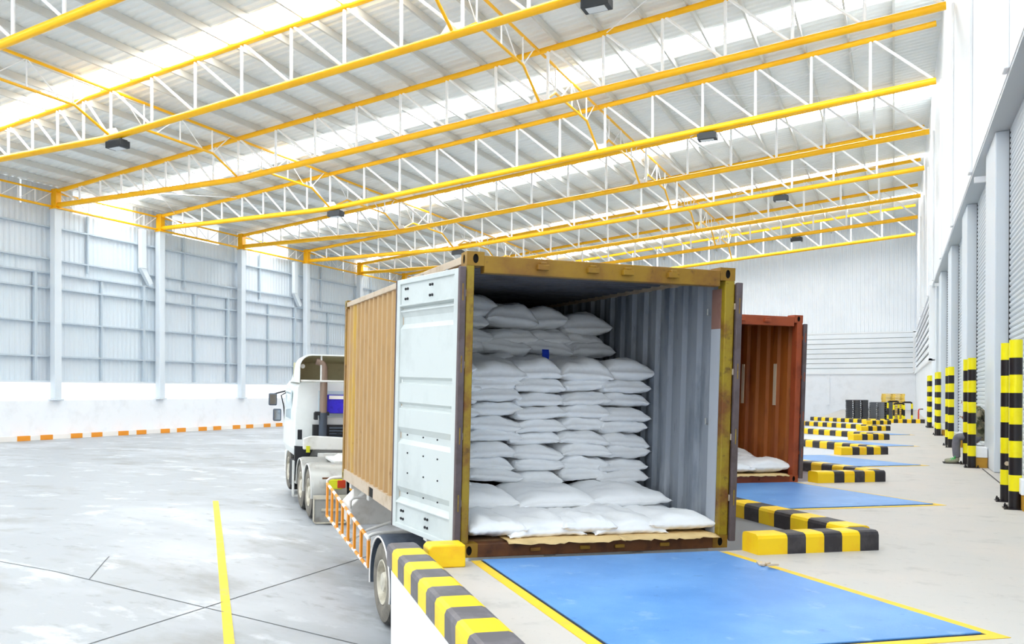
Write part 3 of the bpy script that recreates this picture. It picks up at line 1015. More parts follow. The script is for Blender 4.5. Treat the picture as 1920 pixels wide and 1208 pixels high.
# ================================================================== SACKS
def sack_mesh(name, seed, L=0.60, W=0.92, T=0.17, flat=0.45, floppy=0.0, n=26, k=30, press=None):
    """stuffed woven sack: L across, W deep, T thick, sewn flat seams at both ends (x)"""
    rnd = random.Random(seed)
    ph = [rnd.random() * 6.28 for _ in range(14)]
    def prof(u, v):
        e = max(0.0, 1 - abs(u) ** 3.0) ** 0.5 * max(0.0, 1 - abs(v) ** 4.0) ** 0.42
        return e
    def wob(x, y):
        return (0.018 * sin(6.1 * x + ph[0]) * cos(5.2 * y + ph[1]) + 0.010 * sin(13 * x + ph[2] + 3 * y) + 0.006 * sin(21 * y + ph[3] + 9 * x)
                + 0.004 * sin(38 * x + ph[4]) * sin(17 * y + ph[5]))
    vs, fs = [], []
    for s in (1, -1):
        for i in range(n + 1):
            for j in range(k + 1):
                u, v = -1 + 2 * i / n, -1 + 2 * j / k
                # denser towards the rim
                u = math.copysign(1 - (1 - abs(u)) ** 1.5, u)
                v = math.copysign(1 - (1 - abs(v)) ** 1.5, v)
                x = L / 2 * u * (1 - 0.07 * (1 - v * v) * abs(u) ** 3) * (1 - 0.02 * sin(3 * v + ph[6]))
                y = W / 2 * v * (1 - 0.06 * (1 - u * u) * abs(v) ** 3) + 0.012 * sin(2.4 * u + ph[7])
                e = prof(u, v)
                h = (T * (1 - flat) if s > 0 else -T * flat) * e
                if press: h = press * math.tanh(h / press)
                edge = (1 - e)
                pucker = 0.014 * edge * (0.6 * sin(24 * y / W * 2 + ph[8]) * abs(u) ** 2 + 0.6 * sin(22 * x / L * 2 + ph[9]) * abs(v) ** 2) * (e > 0.02)
                z = h + wob(x * 1.6, y * 1.4) * e * (1.0 if s > 0 else 0.5) + pucker
                z += -0.02 * (abs(u) ** 4) + floppy * (abs(v) ** 3) * (1 if v < 0 else 0.4)
                z += 0.022 * (abs(u * v) ** 3) * sin(ph[10] + 3 * u + 2 * v)
                vs.append((x, y, z))
    st = (n + 1) * (k + 1)
    idx = lambda s, i, j: s * st + i * (k + 1) + j
    for i in range(n):
        for j in range(k):
            fs.append((idx(0, i, j), idx(0, i + 1, j), idx(0, i + 1, j + 1), idx(0, i, j + 1)))
            fs.append((idx(1, i, j + 1), idx(1, i + 1, j + 1), idx(1, i + 1, j), idx(1, i, j)))
    # weld rims and add a sewn hem on both ends
    for i in range(n):
        for j, f in ((0, 1), (k, 0)):
            q = (idx(0, i, j), idx(0, i + 1, j), idx(1, i + 1, j), idx(1, i, j))
            fs.append(q if not f else tuple(reversed(q)))
    for j in range(k):
        for i in (0, n):
            fs.append((idx(0, i, j), idx(0, i, j + 1), idx(1, i, j + 1), idx(1, i, j)))
    b = len(vs)
    for i, sg in ((0, -1), (n, 1)):
        o = len(vs)
        for j in range(k + 1):
            p = vs[idx(0, i, j)]
            vs.append(p)
            vs.append((p[0] + sg * (0.016 + 0.004 * sin(j * 1.9 + ph[11])), p[1], p[2] + 0.004 * sin(j * 1.3 + ph[12])))
        for j in range(k):
            fs.append((o + 2 * j, o + 2 * j + 1, o + 2 * j + 3, o + 2 * j + 2))
    me = bpy.data.meshes.new(name)
    me.from_pydata(vs, [], fs)
    me.materials.append(M['sack'])
    me.polygons.foreach_set('use_smooth', [True] * len(me.polygons))
    me.update()
    return me
SM = [sack_mesh('white_sack', 100 + i, 0.625, 0.97, 0.25, 0.46 + 0.03 * (i % 3), press=0.092) for i in range(8)]
TOP = [sack_mesh('white_sack', 150 + i, 0.65, 0.98, 0.27, 0.36) for i in range(4)]
BIG = [sack_mesh('white_sack', 200 + i, 0.74, 1.0, 0.20, 0.40) for i in range(4)]
FLAT = [sack_mesh('white_sack', 300 + i, 0.76, 1.06, 0.19, 0.42) for i in range(5)]
rs = random.Random(5)
def sack(mesh, fr, x, y, z, rot=0.0, tilt=0.0, roll=0.0, label=None, group=None, sc=(1, 1, 1), flip=False):
    o = bpy.data.objects.new('white_sack', mesh)
    COL.objects.link(o)
    o.matrix_world = (fr @ Matrix.Translation((x, y, z)) @ Matrix.Rotation(rot + (pi if flip else 0), 4, 'Z')
                      @ Matrix.Rotation(tilt, 4, 'X') @ Matrix.Rotation(roll, 4, 'Y') @ Matrix.Diagonal((sc[0], sc[1], sc[2], 1)))
    return tag(o, label, 'sack', group)
NTH = ['first', 'second', 'third', 'fourth', 'fifth', 'sixth', 'seventh', 'eighth', 'ninth', 'tenth', 'eleventh', 'twelfth', 'thirteenth']
G1 = 'sacks in the yellow container'
# floor row along the door sill
for i, (x, w, mi) in enumerate(((0.38, 0.78, 0), (0.88, 0.98, 1), (1.30, 0.72, 2), (1.74, 1.0, 3), (2.32, 0.96, 4))):
    nm = ['leftmost', 'second from left', 'narrow middle', 'second from right', 'rightmost'][i]
    sack(FLAT[mi], F1, x, 0.575 + 0.02 * (i % 2), 0.205 + (0.012 if i % 2 else 0), rs.uniform(-.04, .04), radians(-3), 0, '%s flat sack in the front row on the sill of the yellow container' % nm, G1, (w, 1, 1.0), i % 2 == 1)
# second floor row, below the step
for i, x in enumerate((0.42, 1.06, 1.70, 2.30)):
    sack(FLAT[(i + 2) % 5], F1, x, 1.20, 0.235, rs.uniform(-.04, .04), radians(4), 0, '%s sack from left tucked under the low step in the yellow container' % NTH[i], G1)
# step row
for i, (x, y, w, mi) in enumerate(((0.50, 1.20, 1.0, 0), (1.30, 1.17, 1.28, 1), (2.16, 1.20, 1.22, 2))):
    nm = ['left', 'wide middle', 'right'][i]
    sack(BIG[mi], F1, x, y, 0.375, rs.uniform(-.05, .05), radians(2), 0, '%s sack on the low step of sacks in the yellow container' % nm, G1, (w, 0.9, 1.0))
# tall stack, five columns
colx = [0.275, 0.80, 1.335, 1.865, 2.365]
coltop = [9, 9, 9, 9, 9]
for c, x in enumerate(colx):
    for L in range(9):
        z = 0.52 + 0.1455 * L + (0.03 * (c % 2)) + rs.uniform(-0.008, 0.008)
        if L == 8: z -= (0.02, 0.05, 0.0, 0.03, 0.01)[c]
        s = SM[rs.randrange(8)] if L < 8 else TOP[c % 4]
        tl = 8 - L
        jx = rs.uniform(-0.025, 0.025)
        jy = rs.uniform(-0.04, 0.04)
        if L == 8:
            lab = '%s sack from left on the top layer of the tall stack in the yellow container' % NTH[c]
        else:
            lab = 'sack of the yellow container\'s tall stack, %s column from left, %s layer from top' % (NTH[c], NTH[tl])
        sack(s, F1, min(x + jx, 2.375), 1.815 + jy, z, rs.uniform(-.09, .09), rs.uniform(-.05, .05) + (radians(-3) if L == 8 else 0), rs.uniform(-.05, .05), lab, G1,
             (rs.uniform(0.93, 1.0), 1.0, rs.uniform(0.92, 1.08) if L < 8 else 1.0), rs.random() < 0.5)
# raised rear stack, loosely piled
rear = [(0.80, [1.85, 2.00, 2.15, 2.30, 2.46]), (1.33, [1.85, 1.99, 2.14, 2.34]), (1.80, [1.85, 2.0, 2.15, 2.31]), (2.30, [1.83, 1.98, 2.12, 2.27])]
for c, (x, zs) in enumerate(rear):
    for i, z in enumerate(zs):
        r = len(zs) - 1 - i
        lab = 'dim sack of the raised rear pile, %s column from left, %s' % (NTH[c], 'on top' if r == 0 else '%s below the top' % ['', 'just', 'second', 'third', 'fourth'][r])
        sack(SM[(c * 3 + i) % 8] if r else TOP[(c + 1) % 4], F1, x + rs.uniform(-.05, .05), 2.60 + 0.03 * i + rs.uniform(-.05, .05), z - 0.02, rs.uniform(-.18, .18), rs.uniform(-.10, .02), rs.uniform(-.10, .10), lab, G1, (0.98, 1, 1.1), i % 2 == 0)
# blue cloth tab
m = MB()
m.strip([(0, 0), (0.012, 0.05), (0.0, 0.1), (0.02, 0.16)], (1.60, 1.98, 1.80), (0, 1, 0), (0, 0, 1), (0.085, 0.0, 0.0))
m.strip([(0.012, 0), (0.024, 0.05), (0.012, 0.1), (0.02, 0.16)], (1.60, 1.98, 1.80), (0, 1, 0), (0, 0, 1), (0.085, 0.0, 0.0))
o = m.build('cloth_tab', M['blue_cloth'])
o.matrix_world = F1
tag(o, 'small blue cloth tab sticking up between white sacks', 'cloth')
# kraft paper under the sill row
def kraft(fr, x0, x1, label, seed):
    r = random.Random(seed)
    m = MB()
    n = 24
    vs = []
    for i in range(n + 1):
        x = x0 + (x1 - x0) * i / n
        e = -0.02 - 0.05 * abs(sin(i * 0.55 + seed)) - r.random() * 0.025
        vs += [(x, 0.7, 0.137), (x, 0.02, 0.139 + r.random() * 0.006), (x, e, 0.128 - 0.02 * r.random())]
    fs = []
    for i in range(n):
        for j in range(2):
            fs.append((i * 3 + j, i * 3 + j + 1, i * 3 + j + 4, i * 3 + j + 3))
    m.add(vs, fs)
    o = m.build('kraft_paper_sheet', M['kraft'], smooth=True)
    s = o.modifiers.new('thick', 'SOLIDIFY'); s.thickness = 0.004
    o.matrix_world = fr
    return tag(o, label, 'paper')
kraft(F1, 0.45, 1.62, 'torn kraft paper under the left sacks on the yellow container sill', 3)
kraft(F1, 1.58, 2.64, 'torn kraft paper under the right sacks on the yellow container sill', 8)
kraft(F2, 1.5, 2.55, 'torn kraft paper sheet under the sack on the sill of the red container', 5)
# sacks in the red container
G2 = 'sacks in the red container'
sack(FLAT[1], F2, 2.26, 0.58, 0.225, 0.05, radians(-3), 0, 'flat white sack lying on the sill of the red container', G2, (1.1, 1.02, 1.3))
sack(FLAT[3], F2, 1.6, 0.56, 0.215, -0.05, radians(-3), 0, 'white sack on the red container sill, left of its flat neighbour', G2)
sack(BIG[0], F2, 2.15, 1.22, 0.34, 0.08, radians(4), 0, 'white sack on the low step in the red container', G2, (1.05, 0.95, 1.2))
sack(BIG[2], F2, 1.5, 1.25, 0.36, -0.04, radians(4), 0, 'second white sack on the low step in the red container, left of its neighbour', G2)
for i in range(7):
    sack(SM[(i * 3 + 1) % 8], F2, 2.30 + rs.uniform(-.04, .03), 1.95 + rs.uniform(-.04, .04), 0.25 + 0.155 * i, rs.uniform(-.06, .06), rs.uniform(-.03, .03), 0,
         'sack in the short stack of the red container, ' + ('topmost' if i == 6 else NTH[6 - i] + ' from the top'), G2)

# ================================================================== TRAILERS
def wheel(parent, name, y, z, x0, x1, R=0.53, outer=-1):
    """tyre with rim; axis along x, outer face at x0 (outer = -1) or x1 (+1)"""
    w = thing(name, None, None)
    w.parent = parent
    xf = x0 if outer < 0 else x1
    w.matrix_local = Matrix.Translation((xf, y, z))
    d = x1 - x0
    A = (1, 0, 0) if outer < 0 else (-1, 0, 0)
    a = MB()
    a.lathe([(0.275, 0.02), (0.30, -0.004), (0.36, -0.016), (R - 0.09, -0.012), (R - 0.035, 0.01)], (0, 0, 0), A, 40, 0)
    a.lathe([(R - 0.035, 0.01), (R - 0.01, 0.035), (R, 0.06), (R, d * 0.24), (R - 0.014, d * 0.25), (R - 0.014, d * 0.29), (R, d * 0.30), (R, d * 0.48), (R - 0.014, d * 0.49),
             (R - 0.014, d * 0.53), (R, d * 0.54), (R, d - 0.05), (R - 0.04, d), (0.28, d)], (0, 0, 0), A, 40, 1)
    a.build('tyre', [M['tyre'], M['tread']], w, smooth=True)
    a = MB()
    a.lathe([(0.285, 0.015), (0.275, -0.004), (0.262, -0.002), (0.252, 0.03), (0.235, 0.09), (0.19, 0.11), (0.13, 0.085), (0.125, 0.03), (0.11, 0.005), (0.0005, 0.0)], (0, 0, 0), A, 32)
    a.lathe([(0.285, d - 0.02), (0.2, d - 0.03), (0.0005, d - 0.03)], (0, 0, 0), A, 24)
    r = a.build('rim', M['rim'], w, smooth=True)
    for i in range(10):
        t_ = 2 * pi * i / 10
        a = MB()
        a.lathe([(0.014, 0.11), (0.014, 0.07), (0.0005, 0.068)], (0, 0.165 * cos(t_), 0.165 * sin(t_)), A, 6)
        a.build('wheel_nut', M['steel_grey'], r)
    return w
def arc_fender(parent, y, z, x0, x1, R, mat, edge, a0=-12, a1=192, th=0.012, name='fender'):
    a = MB()
    n = 22
    pr = []
    for i in range(n + 1):
        t_ = radians(a0 + (a1 - a0) * i / n)
        pr.append((cos(t_), sin(t_)))
    vs, fs = [], []
    for (c, s) in pr:
        for (x, rr) in ((x0, R - 0.02), (x0, R), (x0 + 0.06, R + 0.02), (x1, R + 0.02), (x1, R)):
            vs.append((x, y + c * rr, z + s * rr))
    for i in range(n):
        for j in range(4):
            fs.append((i * 5 + j, i * 5 + j + 1, (i + 1) * 5 + j + 1, (i + 1) * 5 + j))
        fs.append((i * 5 + 4, i * 5, (i + 1) * 5, (i + 1) * 5 + 4))
    a.add(vs, fs)
    f = a.build(name, mat, parent, smooth=True)
    a = MB()
    a.tube([(x0 - 0.004, y + c * (R - 0.012), z + s * (R - 0.012)) for c, s in pr], 0.012, 6)
    a.build('edge_trim', edge, f, smooth=True)
    return f
def trailer(mw, label, full=True):
    t = thing('container_trailer', label, 'trailer', mw=mw)
    for x in (0.86, 1.78):
        a = MB()
        a.box(x, x + 0.12, 0.1, 8.6, -0.06, -0.035)
        a.box(x + 0.05, x + 0.07, 0.1, 8.6, -0.36, -0.06)
        a.box(x, x + 0.12, 0.1, 8.6, -0.38, -0.36)
        a.build('frame_beam', M['chassis'], t)
    for y in (0.2, 1.6, 4.6, 5.9):
        a = MB(); a.box(0.12, CW - 0.12, y - 0.07, y + 0.07, -0.155, -0.02); a.build('cross_member', M['chassis'], t, bevel=0.01)
    a = MB(); a.box(0.2, CW - 0.2, 6.0, 6.14, -0.35, -0.02); a.build('front_bolster', M['chassis'], t)
    for y in (1.92, 3.2):
        a = MB(); a.tube([(0.3, y, -0.98), (CW - 0.3, y, -0.98)], 0.075, 10); a.build('axle', M['dark'], t, smooth=True)
        for x0, x1, out in ((0.03, 0.32, -1), (0.36, 0.64, -1), (CW - 0.32, CW - 0.03, 1), (CW - 0.64, CW - 0.36, 1)):
            wheel(t, 'wheel', y, -0.975 if y > 2.5 else -0.975, x0, x1, 0.525, out)
    for x0, x1 in ((0.0, 0.62), (CW - 0.0, CW - 0.62)):
        arc_fender(t, 3.2, -0.985, x0, x1, 0.585, M['fender'], M['white_band'])
        arc_fender(t, 1.90, -0.985, x0, x1, 0.585, M['fender'], M['white_band'])
    # side guard with orange bars
    g = thing('side_guard', None, None)
    g.parent = t
    gx = 0.02
    top = lambda y: -0.575 + (y - 4.0) * (0.30 / 3.45)
    lo = lambda y: -0.965 + (y - 3.95) * (0.14 / 3.5)
    for nm, fz, ext in (('top_bar', top, 1), ('lower_bar', lo, 0)):
        a = MB()
        N = 16
        ys = [3.98 + 3.47 * i / N for i in range(N + 1)]
        for i in range(N):
            a.tube([(gx, ys[i], fz(ys[i])), (gx, ys[i + 1], fz(ys[i + 1]))], 0.025, 8, i % 2)
        a.build(nm, [M['white_band'], M['orange']], g, smooth=True)
    for i in range(8):
        y = 4.0 + 3.44 * i / 7
        a = MB(); a.box(gx - 0.016, gx + 0.016, y - 0.042, y + 0.042, lo(y), top(y)); a.build('orange_bar', M['orange'], g)
    for y, x1, dz in ((3.98, 0.55, 0.06), (7.45, 0.5, 0.09)):
        z = top(y)
        a = MB()
        a.tube([(gx, y, z - 0.02), (gx, y, z + dz * 0.6), (gx + 0.05, y, z + dz), (gx + 0.12, y, z + dz + 0.015), (gx + x1 + 0.3, y, z + dz + 0.02)], 0.024, 10)
        a.build('bent_bracket', M['chassis'], g, smooth=True)
    a = MB(); a.tube([(gx, 5.5, lo(5.5)), (0.3, 5.4, -0.72), (0.95, 5.3, -0.5)], 0.022, 8); a.build('strut', M['chassis'], g, smooth=True)
    a = MB(); a.tube([(0.10, 5.75, top(5.75) - 0.02), (0.10, 5.75, -0.33), (0.15, 5.75, -0.28), (0.9, 5.75, -0.26)], 0.022, 8); a.build('hoop_bracket', M['chassis'], g, smooth=True)
    # white tool box and lamp bracket
    a = MB()
    a.prism([(0.12, -0.72), (0.92, -0.72), (0.92, -0.2), (0.35, -0.2), (0.12, -0.44)], (0, 5.85, 0), (1, 0, 0), (0, 0, 1), (0, 0.75, 0))
    a.build('tool_box', M['chassis'], t, bevel=0.02)
    a = MB(); a.box(0.9, 1.0, 5.2, 5.9, -0.75, -0.15); a.build('landing_leg', M['chassis'], t, bevel=0.01)
    a = MB(); a.box(0.30, 0.38, 6.85, 6.9, -0.32, -0.14); a.build('side_reflector', M['amber'], t)
    a = MB(); a.box(0.04, 0.14, -0.06, 0.0, -0.30, -0.14); a.build('corner_lamp_bracket', M['white_band'], t)
    return t
t1 = trailer(F1, 'skeletal container trailer with orange striped side guard under the yellow container')
t2 = copy_tree(t1)
t2.matrix_world = F2
t2['label'] = 'container trailer under the red container'

# ================================================================== TRACTOR TRUCK
T = thing('tractor_truck', 'white tractor truck with roof fairing coupled to the yellow container\'s trailer', 'truck', mw=F1)
for x in (0.93, 1.73):
    a = MB(); a.box(x, x + 0.09, 8.7, 14.4, -0.52, -0.24); a.build('frame_rail', M['chassis'], T)
a = MB(); a.box(0.55, CW - 0.55, 9.9, 11.0, -0.20, -0.14); a.prism([(0.7, 0), (2.0, 0), (1.9, 0.06), (0.8, 0.06)], (0, 9.6, -0.14), (1, 0, 0), (0, 0, 1), (0, 1.3, 0))
a.build('fifth_wheel', M['chassis'], T, bevel=0.01)
for y in (9.95, 11.12):
    a = MB(); a.tube([(0.3, y, -0.75), (CW - 0.3, y, -0.75)], 0.08, 10); a.build('axle', M['dark'], T, smooth=True)
    for x0, x1, out in ((0.05, 0.33, -1), (0.37, 0.64, -1), (CW - 0.33, CW - 0.05, 1), (CW - 0.64, CW - 0.37, 1)):
        wheel(T, 'wheel', y, -0.765, x0, x1, 0.515, out)
    for x0, x1 in ((0.03, 0.72), (CW - 0.03, CW - 0.72)):
        arc_fender(T, y, -0.765, x0, x1, 0.575, M['steel_grey'], M['chassis'], -5, 185)
for x0, x1, out in ((0.1, 0.40, -1), (CW - 0.40, CW - 0.1, 1)):
    wheel(T, 'wheel', 13.75, -0.70, x0, x1, 0.515, out)
# mud flaps behind the rear wheels with frames and number plate bar
for x0, x1 in ((0.06, 0.74), (CW - 0.74, CW - 0.06)):
    a = MB(); a.box(x0, x1, 9.32, 9.34, -1.26, -0.74); mf = a.build('mud_flap', M['steel_grey'], T)
    a = MB(); a.tube([(x0 + 0.01, 9.31, -0.80), (x0 + 0.01, 9.31, -1.24), (x0 + 0.05, 9.31, -1.28), (x1 - 0.05, 9.31, -1.28), (x1, 9.31, -1.24), (x1, 9.31, -0.80)], 0.018, 8); a.build('flap_frame', M['rim'], mf, smooth=True)
    a = MB(); a.box(x0, x1, 9.30, 9.33, -0.82, -0.74); a.build('flap_bar', M['rim'], mf)
    a = MB(); a.box(x0 + 0.16, x1 - 0.12, 9.29, 9.32, -1.05, -1.0); a.build('flap_rib', M['rim'], mf)
for x0, x1 in ((0.30, 0.62), (CW - 0.62, CW - 0.30)):
    a = MB(); a.box(x0, x1, 9.22, 9.30, -0.62, -0.42); tl = a.build('tail_lamp', M['green_yellow'], T, bevel=0.03)
    a = MB(); a.box(x1 - 0.12, x1 + 0.05, 9.21, 9.30, -0.60, -0.44); a.build('red_lens', M['red_light'], tl, bevel=0.02)
    a = MB(); a.box(x0 - 0.08, x1 + 0.1, 9.24, 9.28, -0.42, -0.39); a.build('lamp_bar', M['rust'], tl)
# white side plate, steps and pipes behind the cab
a = MB()
a.prism([(0.0, 0.0), (0.95, -0.02), (0.95, 0.26), (0.18, 0.30), (0.0, 0.24)], (0.16, 11.6, -0.06), (1, 0, 0), (0, 0, 1), (0, 0.12, 0))
a.build('rear_cross_plate', M['chassis'], T, bevel=0.02)
a = MB(); a.box(0.45, CW - 0.45, 11.3, 11.42, -0.22, -0.12); a.build('cross_member', M['chassis'], T)
a = MB(); a.box(0.5, CW - 0.5, 10.55, 10.75, -0.34, -0.26); a.build('cross_member', M['chassis'], T)
for i in range(4):
    x = 0.10 + 0.10 * i
    a = MB(); a.tube([(x, 12.1, -0.85), (x, 12.0, -0.40), (x + 0.04, 11.95, -0.30), (x + 0.12, 11.9, -0.26), (x + 0.5, 11.9, -0.24)], 0.022, 8)
    a.build('air_pipe', M['dark'], T, smooth=True)
a = MB(); a.box(0.02, 0.55, 12.2, 12.9, -0.95, -0.38); a.build('battery_box', M['dark'], T, bevel=0.02)
for z in (-1.15, -0.85, -0.55):
    a = MB(); a.box(0.0, 0.28, 12.05, 12.16, z, z + 0.045); a.build('step', M['chassis'], T)
a = MB(); a.box(0.0, 0.03, 12.02, 12.2, -1.15, -0.35); a.build('step_frame', M['chassis'], T)
a = MB(); a.box(0.22, 0.30, 11.56, 11.6, -0.12, 0.02); a.build('rear_reflector', M['green_yellow'], T)
# cab
a = MB()
Y0, Y1 = 12.15, 14.25
prof = [(0.10, -0.30), (0.02, -0.10), (0.02, 0.75), (0.07, 1.30), (0.16, 1.42), (CW - 0.16, 1.42), (CW - 0.07, 1.30), (CW - 0.02, 0.75), (CW - 0.02, -0.10), (CW - 0.10, -0.30)]
a.prism(prof, (0, Y0, 0), (1, 0, 0), (0, 0, 1), (0, Y1 - Y0, 0))
cab = a.build('cab', M['cab_white'], T, bevel=0.04, seg=3)
a = MB(); a.box(0.55, 2.2, Y0 - 0.012, Y0, 0.62, 1.22); a.build('rear_panel', M['glass'], cab, bevel=0.01)
a = MB(); a.box(0.10, 0.20, Y0 - 0.006, Y0, 0.12, 0.34); a.build('rear_vent', M['dark'], cab)
for x in (0.016, CW - 0.016):
    a = MB(); a.box(x - 0.008, x + 0.008, 12.7, 13.7, 0.55, 1.2); a.build('side_window', M['glass'], cab)
a = MB(); a.box(0.2, CW - 0.2, Y1, Y1 + 0.015, 0.4, 1.2); a.build('windscreen', M['glass'], cab)
a = MB(); a.box(0.08, CW - 0.08, Y1 - 0.05, Y1 + 0.12, -0.85, -0.3); a.build('front_bumper', M['cab_white'], T, bevel=0.03)
a = MB()
a.prism([(0.0, -0.6), (0.0, -0.02), (0.42, -0.05), (0.30, -0.3)], (0.03, 12.0, 0), (1, 0, 0), (0, 0, 1), (0, 0.15, 0))
a.build('wheel_arch_guard', M['dark'], T)
# roof fairing, open at the back
n = 10
sec = []
def fair(y, h, inset):
    pts = [(0.05 + inset * 0.2, 1.40)]
    r = 0.26
    x0, x1, z1 = 0.05 + inset, CW - 0.05 - inset, 1.40 + h
    r = min(r, h * 0.45)
    pts.append((x0, z1 - r))
    for i in range(1, 6):
        t_ = pi - pi / 2 * i / 5
        pts.append((x0 + r + r * cos(t_), z1 - r + r * sin(t_)))
    for i in range(0, 6):
        t_ = pi / 2 - pi / 2 * i / 5
        pts.append((x1 - r + r * cos(t_), z1 - r + r * sin(t_)))
    pts.append((CW - 0.05 - inset * 0.2, 1.40))
    return [Vector((p[0], y, p[1])) for p in pts]
rings = [fair(11.75, 0.63, 0.0), fair(12.6, 0.60, 0.02), fair(13.3, 0.40, 0.08), fair(13.9, 0.10, 0.2)]
a = MB()
k = len(rings[0])
for mi, off in ((0, 0.0), (1, 0.03)):
    vs = []
    for r in rings:
        c = Vector((CW / 2, r[0].y, 1.6))
        for p in r:
            q = p.copy()
            if off:
                q.x += off if p.x < CW / 2 else -off
                q.z -= off if p.z > 1.45 else 0
            vs.append(q)
    a.add(vs, [(i * k + j, i * k + j + 1, (i + 1) * k + j + 1, (i + 1) * k + j) for i in range(len(rings) - 1) for j in range(k - 1)], mi)
# rolled rear edge
r0 = rings[0]
a.add([p for p in r0] + [Vector((p.x + (0.03 if p.x < CW / 2 else -0.03), p.y, p.z - (0.03 if p.z > 1.45 else 0))) for p in r0],
      [(j, j + 1, k + j + 1, k + j) for j in range(k - 1)], 0)
fg = a.build('roof_fairing', [M['cab_white'], M['fairing_in']], T, smooth=True)
a = MB(); a.box(0.09, CW - 0.09, 13.0, 13.03, 1.42, 1.85); a.build('inner_bulkhead', M['fairing_in'], fg)
for z in (1.44,):
    a = MB(); a.tube([(0.1, 11.78, z), (CW - 0.1, 11.78, z)], 0.025, 8); a.build('cross_tube', M['chassis'], fg, smooth=True)
a = MB(); a.tube([(0.55, 11.8, 1.44), (0.55, 11.8, 2.0)], 0.022, 8); a.build('brace_tube', M['chassis'], fg, smooth=True)
a = MB(); a.tube([(0.12, 12.2, 1.46), (0.10, 12.0, 1.75)], 0.02, 8); a.lathe([(0.05, 0), (0.05, 0.02), (0.0005, 0.02)], (0.16, 11.95, 1.76), (0, -1, 0), 14)
a.build('horn_bracket', M['chassis'], fg, smooth=True)
# exhaust stack with bent top
a = MB()
a.tube([(0.62, 11.85, 0.72), (0.62, 11.85, 1.72), (0.60, 11.85, 1.80), (0.54, 11.85, 1.86), (0.44, 11.85, 1.88)], 0.082, 14)
ex = a.build('exhaust_stack', M['exhaust'], T, smooth=True)
a = MB(); a.tube([(0.62, 11.85, -0.02), (0.62, 11.85, 0.74)], 0.092, 14); a.build('lower_pipe', M['exhaust_low'], ex, smooth=True)
a = MB(); a.box(0.45, 0.75, 11.8, 12.0, 0.68, 0.76); a.box(0.42, 0.5, 11.8, 11.95, 0.58, 0.74); a.build('pipe_clamp', M['dark'], ex, bevel=0.01)
# blue panel, engine block, hoses
a = MB(); a.box(0.72, 1.75, 11.95, 12.1, 0.72, 1.14, 0); bp_ = a.build('blue_panel', M['blue_box'], T, bevel=0.015)
a = MB(); a.box(1.18, 1.75, 11.93, 11.95, 1.05, 1.17); a.build('amber_strip', M['amber'], bp_)
a = MB(); a.box(0.76, 1.12, 11.94, 11.95, 1.04, 1.12); a.build('white_strip', M['white_band'], bp_)
a = MB(); a.box(1.3, 1.46, 11.935, 11.95, 0.82, 0.98); a.build('dark_patch', M['dark'], bp_)
a = MB(); a.box(0.42, 1.9, 11.95, 12.12, -0.05, 0.46)
for i in range(5):
    a.box(0.78, 1.4, 11.93, 11.95, 0.12 + 0.065 * i, 0.15 + 0.065 * i, 1)
a.build('engine_rear', [M['dark'], M['fender']], T)
for i in range(3):
    pts = []
    for j in range(40):
        t_ = j / 39
        pts.append((1.35 + 0.09 * i + 0.055 * cos(t_ * 2 * pi * 7), 11.2 - 0.1 * i + 0.055 * sin(t_ * 2 * pi * 7), 0.42 - 0.46 * t_))
    a = MB(); a.tube(pts, 0.016, 6); a.build('coil_hose', M['yellow_hose'] if i != 1 else M['yellow_hose'], T, smooth=True)
for i in range(3):
    a = MB(); a.tube([(0.95 + 0.12 * i, 11.9, 0.28), (1.05 + 0.12 * i, 11.7, 0.32), (1.2 + 0.1 * i, 11.5, 0.2), (1.3 + 0.1 * i, 11.4, 0.0)], 0.017, 6); a.build('air_hose', M['dark'], T, smooth=True)
a = MB(); a.tube([(1.15, 11.9, 0.48), (1.7, 11.8, 0.26)], 0.014, 6); a.build('support_rod', M['dark'], T, smooth=True)
# mirrors on the left side of the cab
mm = thing('mirror_arm', None, None)
mm.parent = T
a = MB(); a.tube([(0.05, 14.1, 1.12), (-0.06, 14.12, 1.05), (0.0, 14.1, 0.80), (0.06, 14.1, 0.2)], 0.016, 8)
a.tube([(0.04, 14.1, 1.16), (-0.3, 14.2, 1.06)], 0.02, 8)
a.build('arm_tube', M['dark'], mm, smooth=True)
for (x0, x1, z0, z1) in ((-0.36, -0.16, 0.80, 1.10), (-0.25, -0.05, 0.42, 0.72)):
    a = MB(); a.box(x0, x1, 14.1, 14.2, z0, z1); h = a.build('mirror_housing', M['fender'], mm, bevel=0.03)
    a = MB(); a.box(x0 + 0.025, x1 - 0.025, 14.09, 14.1, z0 + 0.03, z1 - 0.03); a.build('mirror_face', M['mirror'], h)

